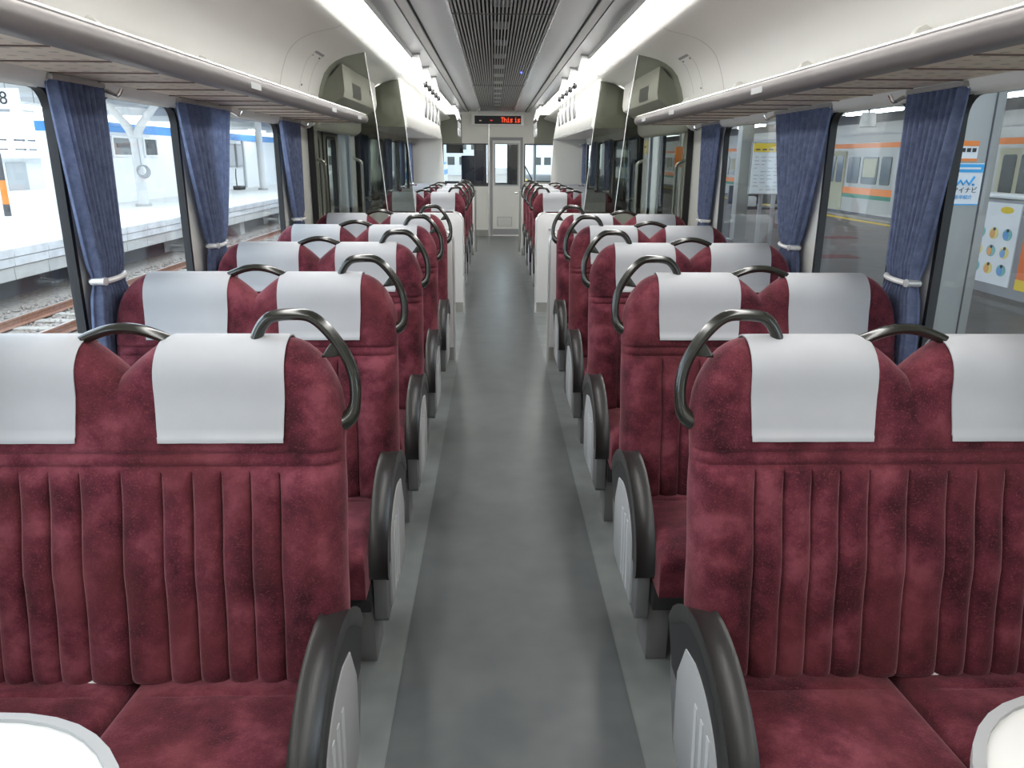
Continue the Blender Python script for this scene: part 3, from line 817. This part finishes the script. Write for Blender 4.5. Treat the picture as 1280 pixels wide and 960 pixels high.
# ---------------------------------------------------------------- front bulkhead and cab
bk = struct(plate('wall_front', [(-1.34, 0), (-.135, 0), (-.135, 1.83), (.488, 1.83), (.488, 0), (1.34, 0), (1.34, 2.32), (-1.34, 2.32)],
     [rect(-1.02, -.165, .95, 1.705), rect(.525, 1.07, 1.03, 1.705)], 'y', 15.0, 15.05, M_cream), 'cream cab bulkhead with two windows', 'wall')
struct(box('baseboard_front', -1.33, -.16, 14.985, 15.0, 0, .12, M_skirt), 'grey skirting under the cab bulkhead', 'trim')
for s, a, b in ((-1, .66, 1.05), (1, .70, 1.11)): box('upper_shade_panel', s*a, s*b, 14.98, 15.0, 1.715, 2.22, M_olive_shade, bk)  # shade on the plain upper bulkhead corners, painted as olive sheets
box('upright', -.166, -.138, 14.975, 15.05, 0, 2.04, M_alubright, bk)
for k, (a, b, z0) in enumerate(((-1.02, -.165, .95), (.525, 1.07, 1.03))):
    wn += 1
    wo = struct(empty('window_%d' % wn), 'cab bulkhead window on the %s' % ('left' if k == 0 else 'right'), 'window')
    ring('frame', rect(a-.012, b+.012, z0-.012, 1.717), rect(a+.012, b-.012, z0+.012, 1.693), 'y', 14.99, 15.03, M_dkgrey, wo)
    prism('pane', rect(a, b, z0, 1.705), 'y', 15.035, 15.04, M_pane, wo)
dn += 1
d = struct(empty('door_%d' % dn), 'grey cab door with tall window and vent', 'door')
ring('frame', rect(-.135, .488, 0, 1.83), rect(-.085, .44, 0.005, 1.775), 'y', 14.985, 15.05, M_grey, d)
lf = plate('leaf', rect(-.085, .44, .005, 1.775), [rect(-.045, .405, .955, 1.715)], 'y', 15.0, 15.035, M_cream, d)
ring('window_frame', rect(-.055, .415, .945, 1.725), rect(-.03, .39, .97, 1.70), 'y', 14.992, 15.04, M_inset, lf)
prism('pane', rect(-.04, .40, .96, 1.71), 'y', 15.015, 15.02, M_pane, lf)
box('vent_frame', .0, .29, 14.99, 15.0, .19, .37, M_inset, lf)
for k in range(5): box('louvre', .015, .275, 14.985, 14.992, .205+.032*k, .225+.032*k, M_cream, lf)
box('kick_plate', -.08, .435, 14.992, 15.0, .03, .14, M_grey, lf)
box('handle', .34, .40, 14.96, 15.0, .80, .83, M_chrome, lf, bev=.004)
box('threshold', -.135, .488, 14.96, 15.0, 0, .012, M_chrome, d)
# LED destination sign
sg = tag(empty('led_sign'), 'black LED message sign reading This is over the cab door', 'sign')
ring('frame', rect(-.47, .50, 2.035, 2.23), rect(-.415, .445, 2.06, 2.205), 'y', 14.86, 15.0, M_whiteg, sg)
box('screen', -.42, .45, 14.90, 14.92, 2.055, 2.21, M_ink, sg)
FONT = {'T': '11111 00100 00100 00100 00100 00100 00100', 'h': '10000 10000 10110 11001 10001 10001 10001', 'i': '00100 00000 01100 00100 00100 00100 01110',
        's': '00000 00000 01111 10000 01110 00001 11110', ' ': '00000 00000 00000 00000 00000 00000 00000'}
bm = bmesh.new(); px = .0098; x0 = .075
for ch in 'This is':
    rows_ = FONT[ch].split()
    wch = 6 if ch != 'i' else 6
    for r_, row in enumerate(rows_):
        for c_, bit in enumerate(row):
            if bit == '1':
                X = x0+c_*px; Z = 2.178-r_*px*1.28
                addbox(bm, X, X+px*.92, 14.894, 14.899, Z-px*1.2, Z)
    x0 += px*(5.6 if ch != ' ' else 3)
frombm('lettering', bm, M_ledred, sg, smooth=False)
box('dim_mark', -.33, -.29, 14.894, 14.899, 2.11, 2.13, M_ledoff, sg); box('dim_mark', -.13, -.08, 14.894, 14.899, 2.115, 2.135, mat('led_dimred', (.2, .01, .01), emit=((1, .1, .1), .5)), sg)
for s in (-1, 1):
    sp = tag(empty('sprinkler_peg'), 'small bright peg on the ceiling at the %s of the message sign' % LR[s], 'fitting')
    tube('stem', [(s*.36, 14.6, 2.285), (s*.36, 14.6, 2.245)], .012, M_chrome, sp, 8); tube('cap', [(s*.36, 14.6, 2.25), (s*.36, 14.6, 2.235)], .022, M_white, sp, 10)

# cab
struct(plate('wall_cab', [(-1.40, 0), (1.40, 0), (1.40, 2.3), (-1.40, 2.3)], [rect(-1.2, -.48, .98, 1.85), rect(-.22, .22, .95, 1.85), rect(.48, 1.2, .98, 1.85)], 'y', 16.75, 16.83, M_dkgrey), 'dark cab front wall with windscreen openings', 'wall')
for s in (-1, 1): struct(plate('wall_cab_'+LR[s], [(15.05, 0), (16.75, 0), (16.75, 2.3), (15.05, 2.3)], [rect(15.4, 16.3, .95, 1.75)], 'x', s*1.34, s*1.40, M_grey), 'cab side wall on the %s' % LR[s], 'wall')
struct(box('ceiling_cab', -1.40, 1.40, 15.0, 16.83, 2.3, 2.34, M_grey), 'cab ceiling', 'ceiling')
wn += 1; wo = struct(empty('window_%d' % wn), 'cab windscreen', 'window')
for a, b in ((-1.2, -.48), (-.22, .22), (.48, 1.2)): prism('pane', rect(a, b, .95, 1.85), 'y', 16.79, 16.796, M_pane, wo)
tag(box('control_desk', -1.25, -.48, 16.1, 16.74, 0, .93, M_dkgrey, bev=.02), 'dark driver control desk behind the left cab window', 'desk')
cs = tag(empty('driver_seat', (0, 0, 0)), 'dark navy driver seat seen through the left cab window', 'seat')
prism('backrest', [(15.62, .62), (15.72, .62), (15.66, 1.30), (15.64, 1.50), (15.57, 1.50), (15.56, 1.28)], 'x', -.70, -.44, M_navy, cs, bev=.02)
box('cushion', -.78, -.36, 15.66, 16.05, .52, .63, M_navy, cs, bev=.03); box('post', -.61, -.53, 15.8, 15.9, 0, .53, M_dkgrey, cs); box('armrest', -.42, -.38, 15.68, 15.98, .78, .83, M_navy, cs, bev=.01)
cb = tag(empty('cab_cabinet'), 'dark equipment cabinet seen through the cab door window', 'cabinet')
box('body', .21, .50, 15.9, 16.4, 0, 2.25, M_navy, cb, bev=.01); box('door_panel', .23, .48, 15.885, 15.9, .2, 2.0, M_dkgrey, cb)
pl = tag(empty('cab_pillar'), 'dark cab pillar cabinet behind the left bulkhead window', 'cabinet')
box('body', -.46, -.255, 16.2, 16.7, 0, 2.28, M_dkgrey, pl, bev=.01); box('panel', -.44, -.27, 16.19, 16.2, 1.0, 1.6, M_navy, pl)
rb = tag(empty('roller_blind'), 'black roller sun blind at the top of the left cab window', 'blind')
box('sheet', -1.05, -.70, 16.60, 16.61, 1.55, 1.88, M_ink, rb); box('bracket', -1.06, -1.04, 16.59, 16.62, 1.88, 2.3, M_grey, rb); box('bracket', -.71, -.69, 16.59, 16.62, 1.88, 2.3, M_grey, rb); tube('roller', [(-1.08, 16.605, 1.89), (-.67, 16.605, 1.89)], .02, M_grey, rb, 10)
wp = tag(empty('windscreen_wiper'), 'thin black wiper arm across the right windscreen', 'wiper')
tube('arm', [(.55, 16.86, 1.40), (.78, 16.86, .97)], .012, M_ink, wp, 8); tube('blade', [(.53, 16.86, 1.62), (.56, 16.86, 1.2)], .008, M_ink, wp, 8)
rear = struct(box('wall_back', -1.42, 1.42, Y0-.06, Y0, 0, 2.34, M_cream), 'cream end wall behind the camera', 'wall')

# ================================================================ OUTSIDE, LEFT: tracks and the far platform
PZ = -.22; RZ = -1.15
struct(box('ground_ballast', -9.95, 1.55, -12, 90, -1.62, -1.33, M_ballast), 'brown ballast bed of the tracks', 'ground')
def track(xc, label, n0=-8, n1=60):
    t = tag(empty('railway_track'), label, 'track')
    for sx in (-1, 1):
        x = xc+sx*.535
        rl_ = sweepy('rail', [(x-.065, RZ-.15), (x+.065, RZ-.15), (x+.065, RZ-.135), (x+.012, RZ-.115), (x+.012, RZ-.045), (x+.033, RZ-.03), (x+.033, RZ), (x-.033, RZ), (x-.033, RZ-.03), (x-.012, RZ-.045), (x-.012, RZ-.115), (x-.065, RZ-.135)], -12, 90, M_rail, t, closed=True)
        box('running_band', x-.022, x+.022, -12, 90, RZ, RZ+.003, M_railtop, rl_)
    first = None
    for k in range(int((60+8)/.62)):
        y = -6+.62*k
        if first is None:
            o = box('sleeper', xc-1.0, xc+1.0, -.11, .11, -1.40, -1.30, M_sleeper, t, bev=.01, seg=1); first = o
        else: o = first.copy(); COL.objects.link(o); o.parent = t
        o.location.y = y
    return t
track(-7.55, 'rusty railway track beside the far left platform')
track(-3.75, 'railway track next to the carriage on the left')
# loose stones between the rails
rng = random.Random(3); v = []; f = []
for k in range(5200):
    x = rng.uniform(-9.0, -5.6); y = rng.uniform(9, 34); r = rng.uniform(.022, .05); z = -1.325+rng.uniform(0, .02)
    b = len(v)
    for (dx, dy, dz) in ((1, 0, 0), (0, 1, 0), (-1, 0, 0), (0, -1, 0), (0, 0, .9), (0, 0, -.6)):
        v.append((x+dx*r*rng.uniform(.6, 1.2), y+dy*r*rng.uniform(.6, 1.2), z+dz*r))
    for q in ((0, 1, 4), (1, 2, 4), (2, 3, 4), (3, 0, 4), (1, 0, 5), (2, 1, 5), (3, 2, 5), (0, 3, 5)): f.append([b+i for i in q])
o = pydata('ballast_stones', v, f, M_ballast, None, smooth=False, fix=False); o['kind'] = 'stuff'; tag(o, 'loose brown ballast stones between the rails', 'stones')

lp = struct(box('platform_left', -40, -9.20, -6, 95, PZ-.20, PZ, M_concw), 'pale concrete far platform on the left', 'platform')
box('edge_line', -9.75, -9.62, -6, 95, PZ, PZ+.004, mat('tactile_yellow', (.62, .55, .38), .7), lp)
fc = struct(empty('platform_fascia'), 'weathered concrete edge panels of the left platform', 'platform')
first = None
for k in range(38):
    y = 2+1.15*k
    for z0, z1, dx in ((PZ-.17, PZ-.005, 0.0), (PZ-.34, PZ-.18, .015), (PZ-.60, PZ-.35, .05)):
        o = box('concrete_panel', -9.20, -9.13-dx+.03, y, y+1.135, z0, z1, M_conc2 if z0 > PZ-.5 else M_conc, fc, bev=.008, seg=1)
struct(box('platform_underwall', -12, -10.1, -6, 95, -1.6, PZ-.2, M_dkgrey), 'dark recess under the left platform', 'platform')
for k in range(9):
    y = 8+5.2*k
    struct(box('platform_pier', -10.1, -9.45, y, y+.5, -1.5, PZ-.2, M_conc), 'concrete pier under the left platform', 'platform')

# station building with blue band
b1 = tag(empty('station_building'), 'white platform building with blue band and framed windows', 'building')
box('wall', -16.2, -14, 28.6, 64, PZ, 2.29, M_bwall, b1); box('blue_band', -16.22, -13.96, 28.56, 64, 2.29, 2.62, M_blue, b1)
for (a, b) in ((29.4, 31.1), (32.0, 33.1)):
    wdw = ring('window', rect(a-.08, b+.08, 1.42, 2.16), rect(a, b, 1.49, 2.09), 'x', -14.0, -13.93, M_white, b1)
    box('pane', -14.0, -13.97, a, b, 1.49, 2.09, M_tglass, wdw)
    box('board', -14.0, -13.955, a+.3, b-.3, 1.75, 1.9, M_dkgrey, wdw)
for k, y in enumerate((28.62, 38.2, 44.2)): box('pilaster', -14.02, -13.9, y, y+.25, PZ, 2.29, M_inset, b1)
cabn = tag(empty('platform_cabinet'), 'grey equipment cabinet by the white platform building', 'cabinet')
box('body', -13.88, -13.2, 36.4, 38.2, PZ, 2.0, M_grey, cabn, bev=.02); box('door_panel', -13.2, -13.18, 36.5, 37.25, 0, 1.8, M_inset, cabn); box('door_panel', -13.2, -13.18, 37.35, 38.1, 0, 1.8, M_inset, cabn)
for k, y in enumerate((40.2, 41.7, 43.0)):
    pst = tag(empty('platform_notice_frame'), 'grey notice frame on the platform building wall, %s of three' % ['nearest', 'middle', 'farthest'][k], 'notice board', 'notice frames')
    box('frame', -13.998, -13.9, y, y+1.0, .9, 2.1, M_grey, pst); box('sheet', -13.9, -13.89, y+.1, y+.9, 1.0, 2.0, M_inset, pst)
bn = tag(empty('platform_trolley'), 'small dark hand trolley by the building foot', 'trolley')
box('deck', -13.6, -13.2, 41.0, 41.8, PZ+.12, PZ+.2, M_dkgrey, bn); tube('handle', smoothpath([(-13.4, 41.05, PZ+.2), (-13.4, 41.0, .5), (-13.4, 41.1, .85)], 4), .03, M_dkgrey, bn, 8)
for y in (41.1, 41.7): tube('wheel', [(-13.6, y, PZ+.08), (-13.2, y, PZ+.08)], .08, M_ink, bn, 10)
# column with Y bracket and hose coil
cl_ = tag(empty('canopy_column'), 'pale Y-shaped canopy column with a hanging hose coil', 'column')
tube('shaft', [(-12.2, 27.3, PZ), (-12.2, 27.3, 2.1)], .17, M_roofw, cl_, 16)
for sx in (-1, 1): tube('bracket', smoothpath([(-12.2, 27.3, 1.9), (-12.2+sx*.25, 27.3, 2.45), (-12.2+sx*.9, 27.3, 3.2)], 5), [.16]*3+[.14]*3+[.12]*5, M_roofw, cl_, 10)
tube('base', [(-12.2, 27.3, PZ), (-12.2, 27.3, PZ+.08)], .26, M_conc, cl_, 16)
hc = tag(empty('hose_coil'), 'grey hose coil hanging on the canopy column', 'hose')
for k in range(3): torus('loop', (-12.0+.03*k, 27.05, .98-.02*k), .17+.02*k, .022, 'y', M_grey, hc, 16, 6)
tube('drop', [(-12.0, 27.05, 1.15), (-12.05, 27.1, 2.0)], .02, M_grey, hc, 6)
for k, y in enumerate((41.5, 54)):
    c2 = tag(empty('canopy_column'), 'distant pale canopy column on the left platform, %s' % ('nearer one' if k == 0 else 'farthest one'), 'column')
    tube('shaft', [(-12.2, y, PZ), (-12.2, y, 3.2)], .17, M_roofw, c2, 12); tube('base', [(-12.2, y, PZ), (-12.2, y, PZ+.08)], .26, M_conc, c2, 12)
# canopy and lights over the left platform
cpy = struct(box('canopy_left', -19, -10.6, 16, 80, 3.55, 3.7, M_roofw), 'pale underside of the left platform canopy', 'roof')
for k in range(9): box('beam', -19, -10.6, 18+6.5*k, 18.25+6.5*k, 3.25, 3.55, M_roofw, cpy)
def station_lamp(x, y, z, L, along, label):
    t = tag(empty('platform_light'), label, 'light', 'platform strip lights')
    if along == 'y':
        box('tube', x-.09, x+.09, y, y+L, z-.06, z, M_station, t); box('tray', x-.14, x+.14, y-.05, y+L+.05, z, z+.07, M_white, t)
        for q in (.15, .85): tube('hanger', [(x, y+L*q, z+.07), (x, y+L*q, 3.56)], .012, M_grey, t, 6)
    return t
names = ['closest', 'second', 'third', 'fourth', 'fifth', 'sixth', 'farthest']
for k, (x, y) in enumerate(((-13.2, 21.2), (-15.5, 24.5), (-17.5, 25), (-12.9, 33.0), (-13.4, 44), (-13.2, 56))):
    station_lamp(x, y, 2.85 if k > 2 else 2.8, 2.6, 'y', 'glowing strip light under the left canopy, %s one' % names[k])
# far kiosk row and signs seen through the nearest left window
kz = tag(empty('kiosk_building'), 'low white kiosk with blue door at the back of the left platform', 'building')
box('wall', -28, -23.6, 38, 52, PZ, 1.32, M_bwall, kz); box('ledge', -28, -23.2, 37.6, 52.4, 1.32, 1.50, M_whiteg, kz)
box('door', -23.6, -23.52, 42.2, 43.7, PZ, 1.28, mat('blue_door', (.06, .12, .30), .5), kz); box('door_pane', -23.52, -23.5, 42.5, 43.1, .3, 1.0, M_inset, kz)
box('shutter', -23.6, -23.53, 45.4, 47.6, PZ, 1.2, M_grey, kz); box('shutter', -23.6, -23.53, 38.6, 40.2, PZ, 1.1, M_inset, kz)
for k in range(6):
    p_ = tag(empty('lattice_post'), 'pale lattice post behind the kiosk, %s' % (['first', 'second', 'third', 'fourth', 'fifth', 'sixth'][k]+' from the left'), 'post', 'posts behind the kiosk')
    x = -31.5+.3*k; y = 38.5+2.6*k
    box('shaft', x-.1, x+.1, y, y+.2, PZ, 3.5, M_white if k % 2 else M_blue, p_); box('brace', x-.06, x+.06, y-1.0, y+1.2, 2.3, 2.42, M_dkgrey, p_); box('lower_brace', x-.06, x+.06, y-1.0, y+1.2, 1.75, 1.85, M_dkgrey, p_)
ps = tag(empty('platform_number_sign'), 'hanging white sign with number 8 over the left platform', 'sign')
box('board', -12.3, -11.5, 19.75, 19.82, 2.42, 3.0, M_paper, ps)
textobj('number', '8', .42, M_ink, ps, (-11.86, 19.745, 2.76), (1, 0, 0), (0, 0, 1))
box('caption_line', -12.25, -11.75, 19.742, 19.75, 2.46, 2.52, M_grey, ps)
for x in (-12.2, -11.8): tube('hanger', [(x, 19.78, 3.0), (x, 19.78, 3.56)], .015, M_grey, ps, 6)
pp = tag(empty('striped_post'), 'black and orange striped post on the left platform', 'post')
for k in range(6): tube('band', [(-14.0, 22.6, PZ+.33*k), (-14.0, 22.6, PZ+.33*(k+1))], .09, M_orange if k in (1, 2) else M_dkgrey, pp, 10)

# ================================================================ OUTSIDE, RIGHT: platform and the train across it
rp_ = struct(box('platform_right', 1.58, 11.25, -10, 85, PZ-.5, PZ, M_tile), 'grey platform floor on the right', 'platform')
box('edge_stripe', 10.35, 10.65, -10, 85, PZ, PZ+.005, M_yellow, rp_); box('edge_coping', 10.85, 11.25, -10, 85, PZ, PZ+.006, M_conc, rp_)
box('near_stripe', 2.35, 2.65, -10, 85, PZ, PZ+.005, M_yellow, rp_)
for k, (x, y) in enumerate(((4.2, 8.4), (5.6, 13.5), (7.2, 17.0))): box('floor_marking', x, x+.9, y, y+.5, PZ, PZ+.004, mat('faded_red', (.24, .10, .11), .7), rp_)
struct(box('canopy_right', 1.9, 16, -10, 85, 3.5, 3.65, M_roofu), 'dark underside of the right platform canopy', 'roof')
for k in range(12): struct(box('canopy_beam', 1.95, 15.9, -2+5.5*k, -1.75+5.5*k, 3.15, 3.5, M_roofu), 'steel beam under the right canopy', 'roof')
tr_ = tag(empty('commuter_train'), 'silver train with orange and green stripes across the right platform', 'train')
body = plate('body', [(-4, -.15), (62, -.15), (62, 2.55), (-4, 2.55)], [], 'x', 11.5, 14.2, M_tbody, tr_)
prism('roof', [(11.5, 2.55), (11.7, 2.80), (12.2, 2.95), (13.5, 2.95), (14.0, 2.80), (14.2, 2.55)], 'y', -4, 62, M_grey, tr_)
box('underframe', 11.7, 14.0, -4, 62, -1.1, -.15, M_dkgrey, tr_)
box('upper_stripe', 11.488, 11.5, -4, 62, 1.82, 1.96, M_orange, tr_); box('lower_stripe', 11.488, 11.5, -4, 62, .42, .62, M_orange, tr_); box('green_stripe', 11.488, 11.5, -4, 62, .30, .42, M_green, tr_)
box('drip_rail', 11.47, 11.5, -4, 62, 2.20, 2.24, M_inset, tr_)
for k in range(13):
    y = 2.6+4.63*k
    dr = box('door', 11.47, 11.5, y, y+1.35, -.13, 1.74, M_tblind if k % 2 else M_door, tr_)
    for q in (.12, .74): prism('door_pane', rrect(y+q, y+q+.46, .75, 1.60, .06), 'x', 11.462, 11.472, M_tglass, dr)
    for (a, b) in ((1.62, 2.22), (2.42, 3.42), (3.62, 4.42)):
        ww = prism('window', rrect(y+a, y+b, .74, 1.56, .08), 'x', 11.482, 11.5, M_tglass, tr_)
        if b-a > .9: prism('blind', rrect(y+a+.08, y+b-.08, .95, 1.50, .04), 'x', 11.478, 11.484, M_tblind, ww)
for k in range(7):
    station_lamp(9.2, 9.0+4.6*k, 2.62, 2.6, 'y', 'glowing strip light over the right platform, %s one' % names[k])
for k in range(2):
    spk = tag(empty('platform_speaker'), 'white box loudspeaker hanging over the right platform, %s one' % ('nearer' if k == 0 else 'farther'), 'loudspeaker')
    y = 16.5+14*k
    tube('horn', [(7.7, y, 2.12), (7.7, y, 2.40)], [.17, .14], M_white, spk, 14); tube('hanger', [(7.7, y, 2.4), (7.7, y, 3.52)], .02, M_grey, spk, 6)
# steel column close outside the nearest right window with two stickers
cc = tag(empty('steel_column'), 'grey steel column with stickers outside the nearest right window', 'column')
box('shaft', 2.50, 2.78, 4.40, 4.75, PZ, 3.52, M_post, cc, bev=.012); box('flange', 2.715, 2.722, 4.394, 4.402, PZ, 3.5, M_dkgrey, cc); box('foot', 2.46, 2.82, 4.36, 4.80, PZ, PZ+.03, M_conc, cc)
s1 = tag(empty('orange_sticker'), 'small orange and white sticker on the grey column', 'sticker')
box('sheet', 2.515, 2.625, 4.394, 4.399, 1.455, 1.565, M_paper, s1); box('top_band', 2.515, 2.625, 4.391, 4.396, 1.537, 1.565, M_orange, s1); box('bottom_band', 2.515, 2.625, 4.391, 4.396, 1.455, 1.470, M_orange, s1)
for k in range(3): box('character', 2.530+.031*k, 2.551+.031*k, 4.391, 4.396, 1.505, 1.526, M_ink, s1)
s2 = tag(empty('blue_sticker'), 'white advertising sticker with blue zigzag logo on the grey column', 'sticker')
SB = mat('sticker_blue', (.05, .40, .80), .5)
box('sheet', 2.502, 2.678, 4.394, 4.399, 1.215, 1.445, M_paper, s2); box('header', 2.502, 2.678, 4.391, 4.396, 1.395, 1.440, SB, s2); box('footer', 2.502, 2.678, 4.391, 4.396, 1.215, 1.222, SB, s2)
box('header_line', 2.52, 2.66, 4.389, 4.393, 1.412, 1.422, M_paper, s2)
tube('logo', [(2.535, 4.39, 1.325), (2.556, 4.39, 1.352), (2.573, 4.39, 1.328), (2.590, 4.39, 1.352), (2.606, 4.39, 1.328), (2.632, 4.39, 1.372)], .006, SB, s2, 6)
box('logo_dot', 2.626, 2.638, 4.389, 4.394, 1.322, 1.334, SB, s2)
textobj('lettering', 'マイナビ', .036, M_ink, s2, (2.588, 4.392, 1.296), (1, 0, 0), (0, 0, 1), .001)
textobj('lettering', '新卒紹介', .026, SB, s2, (2.586, 4.392, 1.258), (1, 0, 0), (0, 0, 1), .001)
s1.location.x = .034; s2.location.x = .030
for k, y in enumerate((16.5, 29.5)):
    c2 = tag(empty('steel_column'), 'plain grey canopy column standing on the right platform, %s one' % ('nearer' if k == 0 else 'farther'), 'column')
    box('shaft', 5.1, 5.35, y, y+.3, PZ, 3.52, M_post, c2, bev=.012); box('foot', 5.05, 5.40, y-.05, y+.35, PZ, PZ+.03, M_conc, c2)
# timetable on a slim stand
tt = tag(empty('timetable_board'), 'white timetable sheet with yellow header outside the right window', 'notice board')
box('sheet', 2.90, 3.235, 8.99, 9.01, 1.08, 1.635, M_paper, tt); box('header', 2.90, 3.235, 8.982, 8.992, 1.54, 1.635, M_yellow, tt)
for c_ in range(4):
    for r_ in range(10):
        if (c_*7+r_*3) % 5: box('text_line', 2.925+.078*c_, 2.925+.078*c_+.035+.012*((r_*5+c_) % 3), 8.986, 8.992, 1.12+.040*r_, 1.128+.040*r_, M_inset, tt)
for k in range(4): box('header_text', 2.925+.075*k, 2.975+.075*k, 8.978, 8.984, 1.56, 1.575, M_dkgrey, tt)
box('back', 2.89, 3.245, 9.01, 9.04, 1.07, 1.645, M_grey, tt)
for x in (3.05, 3.20): box('leg', x-.02, x+.02, 9.02, 9.06, PZ, 1.2, M_grey, tt)
box('foot', 2.92, 3.30, 8.9, 9.2, PZ, PZ+.03, M_grey, tt)
# poster hoarding
ph = tag(empty('poster_hoarding'), 'low platform railing panel with white top rail on the right', 'railing')
box('panel', 6.02, 6.10, 4.6, 9.75, PZ+.12, 1.03, M_grey, ph); box('top_rail', 5.96, 6.16, 4.55, 9.80, 1.03, 1.09, M_white, ph, bev=.02)
for y in (4.7, 7.2, 9.65): box('leg', 6.0, 6.12, y, y+.1, PZ, 1.03, M_post, ph)
pa = tag(empty('advert_poster'), 'white poster with small coloured pictures on the platform railing', 'poster')
box('sheet', 6.005, 6.02, 8.80, 9.66, .02, .98, M_paper, pa)
PC = [mat('ad_blue', (.15, .35, .7), .5), mat('ad_orange', (.8, .4, .12), .5), mat('ad_yellow', (.85, .72, .25), .5), mat('ad_teal', (.2, .5, .5), .5)]
rng = random.Random(5)
def blob(nm, x, y, z, ry, rz, m, par):
    prism(nm, [(y+ry*math.cos(2*math.pi*k/14), z+rz*math.sin(2*math.pi*k/14)) for k in range(14)], 'x', x-.004, x, m, par)
blob('badge', 6.004, 9.05, .90, .12, .04, M_yellow, pa)
for r_ in range(3):
    for c_ in range(3):
        y = 8.97+.25*c_; z = .62-.21*r_
        blob('picture', 6.004, y, z, .085, .07, PC[2] if (r_+c_) % 2 else PC[3], pa); blob('picture_spot', 6.0, y+.02, z-.01, .045, .05, PC[(r_*2+c_) % 2], pa); blob('picture_dot', 5.996, y-.01, z+.05, .022, .02, M_ink, pa)
pb = tag(empty('advert_poster'), 'orange poster with yellow oval and blue lettering on the platform railing', 'poster')
box('sheet', 6.005, 6.02, 7.55, 8.68, .02, .98, mat('ad_red', (.85, .20, .05), .5), pb); box('bottom_band', 6.0, 6.006, 7.55, 8.68, .02, .14, M_yellow, pb)
prism('white_panel', [(8.0, .60), (8.52, .74), (8.52, .92), (8.0, .92)], 'x', 6.0, 6.006, M_paper, pb)
for k in range(6): prism('letter_stroke', [(8.46-.085*k, .72-.018*k), (8.41-.085*k, .71-.018*k), (8.43-.085*k, .86-.01*k), (8.47-.085*k, .86-.01*k)], 'x', 5.996, 6.001, mat('ad_navy', (.04, .09, .45), .5), pb)
blob('oval', 6.003, 8.33, .40, .20, .24, M_yellow, pb); blob('oval_spot', 5.999, 8.34, .50, .07, .05, M_paper, pb); blob('oval_spot', 5.998, 8.34, .46, .06, .03, PC[0], pb); blob('oval_spot', 5.998, 8.36, .30, .05, .06, PC[1], pb)
# platform bench
be = tag(empty('platform_bench'), 'dark bench with pale bags on the right platform, seen under the timetable', 'bench')
box('seat', 6.3, 7.9, 20.6, 21.1, .18, .24, M_dkgrey, be, bev=.02); box('back', 6.3, 7.9, 21.06, 21.14, .30, .78, M_dkgrey, be, bev=.02)
for x in (6.5, 7.7): box('leg', x-.05, x+.05, 20.65, 21.1, PZ, .19, M_grey, be); box('back_stay', x-.03, x+.03, 21.08, 21.12, .2, .4, M_grey, be)
bgq = tag(box('white_bag', 6.5, 6.95, 20.65, 20.95, .24, .52, M_paper, bev=.06), 'pale bag lying on the dark platform bench', 'bag')
# door-side pole and orange box seen through the open doorway
dp = tag(empty('orange_pole'), 'orange marker pole beyond the open right doorway', 'post')
tube('pole', [(2.75, 13.4, PZ), (2.75, 13.4, 1.9)], .05, M_orange, dp, 10); tube('foot', [(2.75, 13.4, PZ), (2.75, 13.4, PZ+.04)], .16, M_dkgrey, dp, 12)
ob = tag(empty('call_box_post'), 'steel post with orange call box beyond the open right doorway', 'post')
tube('post', [(2.55, 11.0, PZ), (2.55, 11.0, 2.3)], .035, M_steel, ob, 10); box('call_box', 2.46, 2.62, 10.9, 11.0, 1.35, 1.62, M_orange, ob, bev=.01)

# ================================================================ AHEAD of the cab
struct(box('ground_ahead', -30, 30, 90, 240, -1.7, -1.4, M_ballast), 'pale yard ahead of the train', 'ground')
struct(box('ground_ahead_near', -9.95, 1.55, 90, 91, -1.7, -1.36, M_ballast), 'ballast ahead', 'ground')
for k, (x, y, wx, h, m) in enumerate(((-26, 120, 12, 9, M_bwall), (-11, 135, 10, 6, M_roofw), (6, 140, 9, 4, M_bwall), (17, 118, 8, 10, M_roofw), (-42, 110, 12, 12, M_bwall))):
    hb = tag(empty('distant_building'), 'hazy distant pale building ahead of the cab, %s from the left' % ['second', 'third', 'fourth', 'fifth', 'first'][k], 'building')
    box('wall', x, x+wx, y, y+8, -1.4, h, m, hb); box('roof', x-.2, x+wx+.2, y-.2, y+8.2, h, h+.4, M_grey, hb)
    for r_ in range(int(h/2.6)):
        for c_ in range(4): box('window', x+1+c_*(wx-2)/4, x+1+c_*(wx-2)/4+1.2, y-.05, y, .3+2.5*r_, 1.6+2.5*r_, M_tglass, hb)
for k, (x, y) in enumerate(((-5.6, 45), (-5.6, 78), (3.0, 60))):
    cp = tag(empty('signal_mast'), 'slim mast beside the track ahead, %s' % ['nearer left', 'farther left', 'right'][k], 'mast')
    tube('shaft', [(x, y, -1.4), (x, y, 6)], .12, M_grey, cp, 8); box('arm', x, x+2.4, y-.05, y+.05, 5.0, 5.12, M_grey, cp); box('head', x-.2, x+.2, y-.25, y-.1, 3.2, 4.2, M_dkgrey, cp)
bt = tag(empty('blue_train'), 'blue and white striped rolling stock parked ahead on the left', 'train')
box('body', -9.9-1.2+4.5, -4.2, 52, 70, -1.0, .9, M_bwall, bt); box('stripe', -6.62, -4.18, 51.98, 70, .1, .5, M_blue, bt); box('roof', -6.5, -4.3, 52, 70, .9, 1.1, M_blue, bt); box('underframe', -6.4, -4.4, 52.2, 69.8, -1.14, -1.0, M_dkgrey, bt)
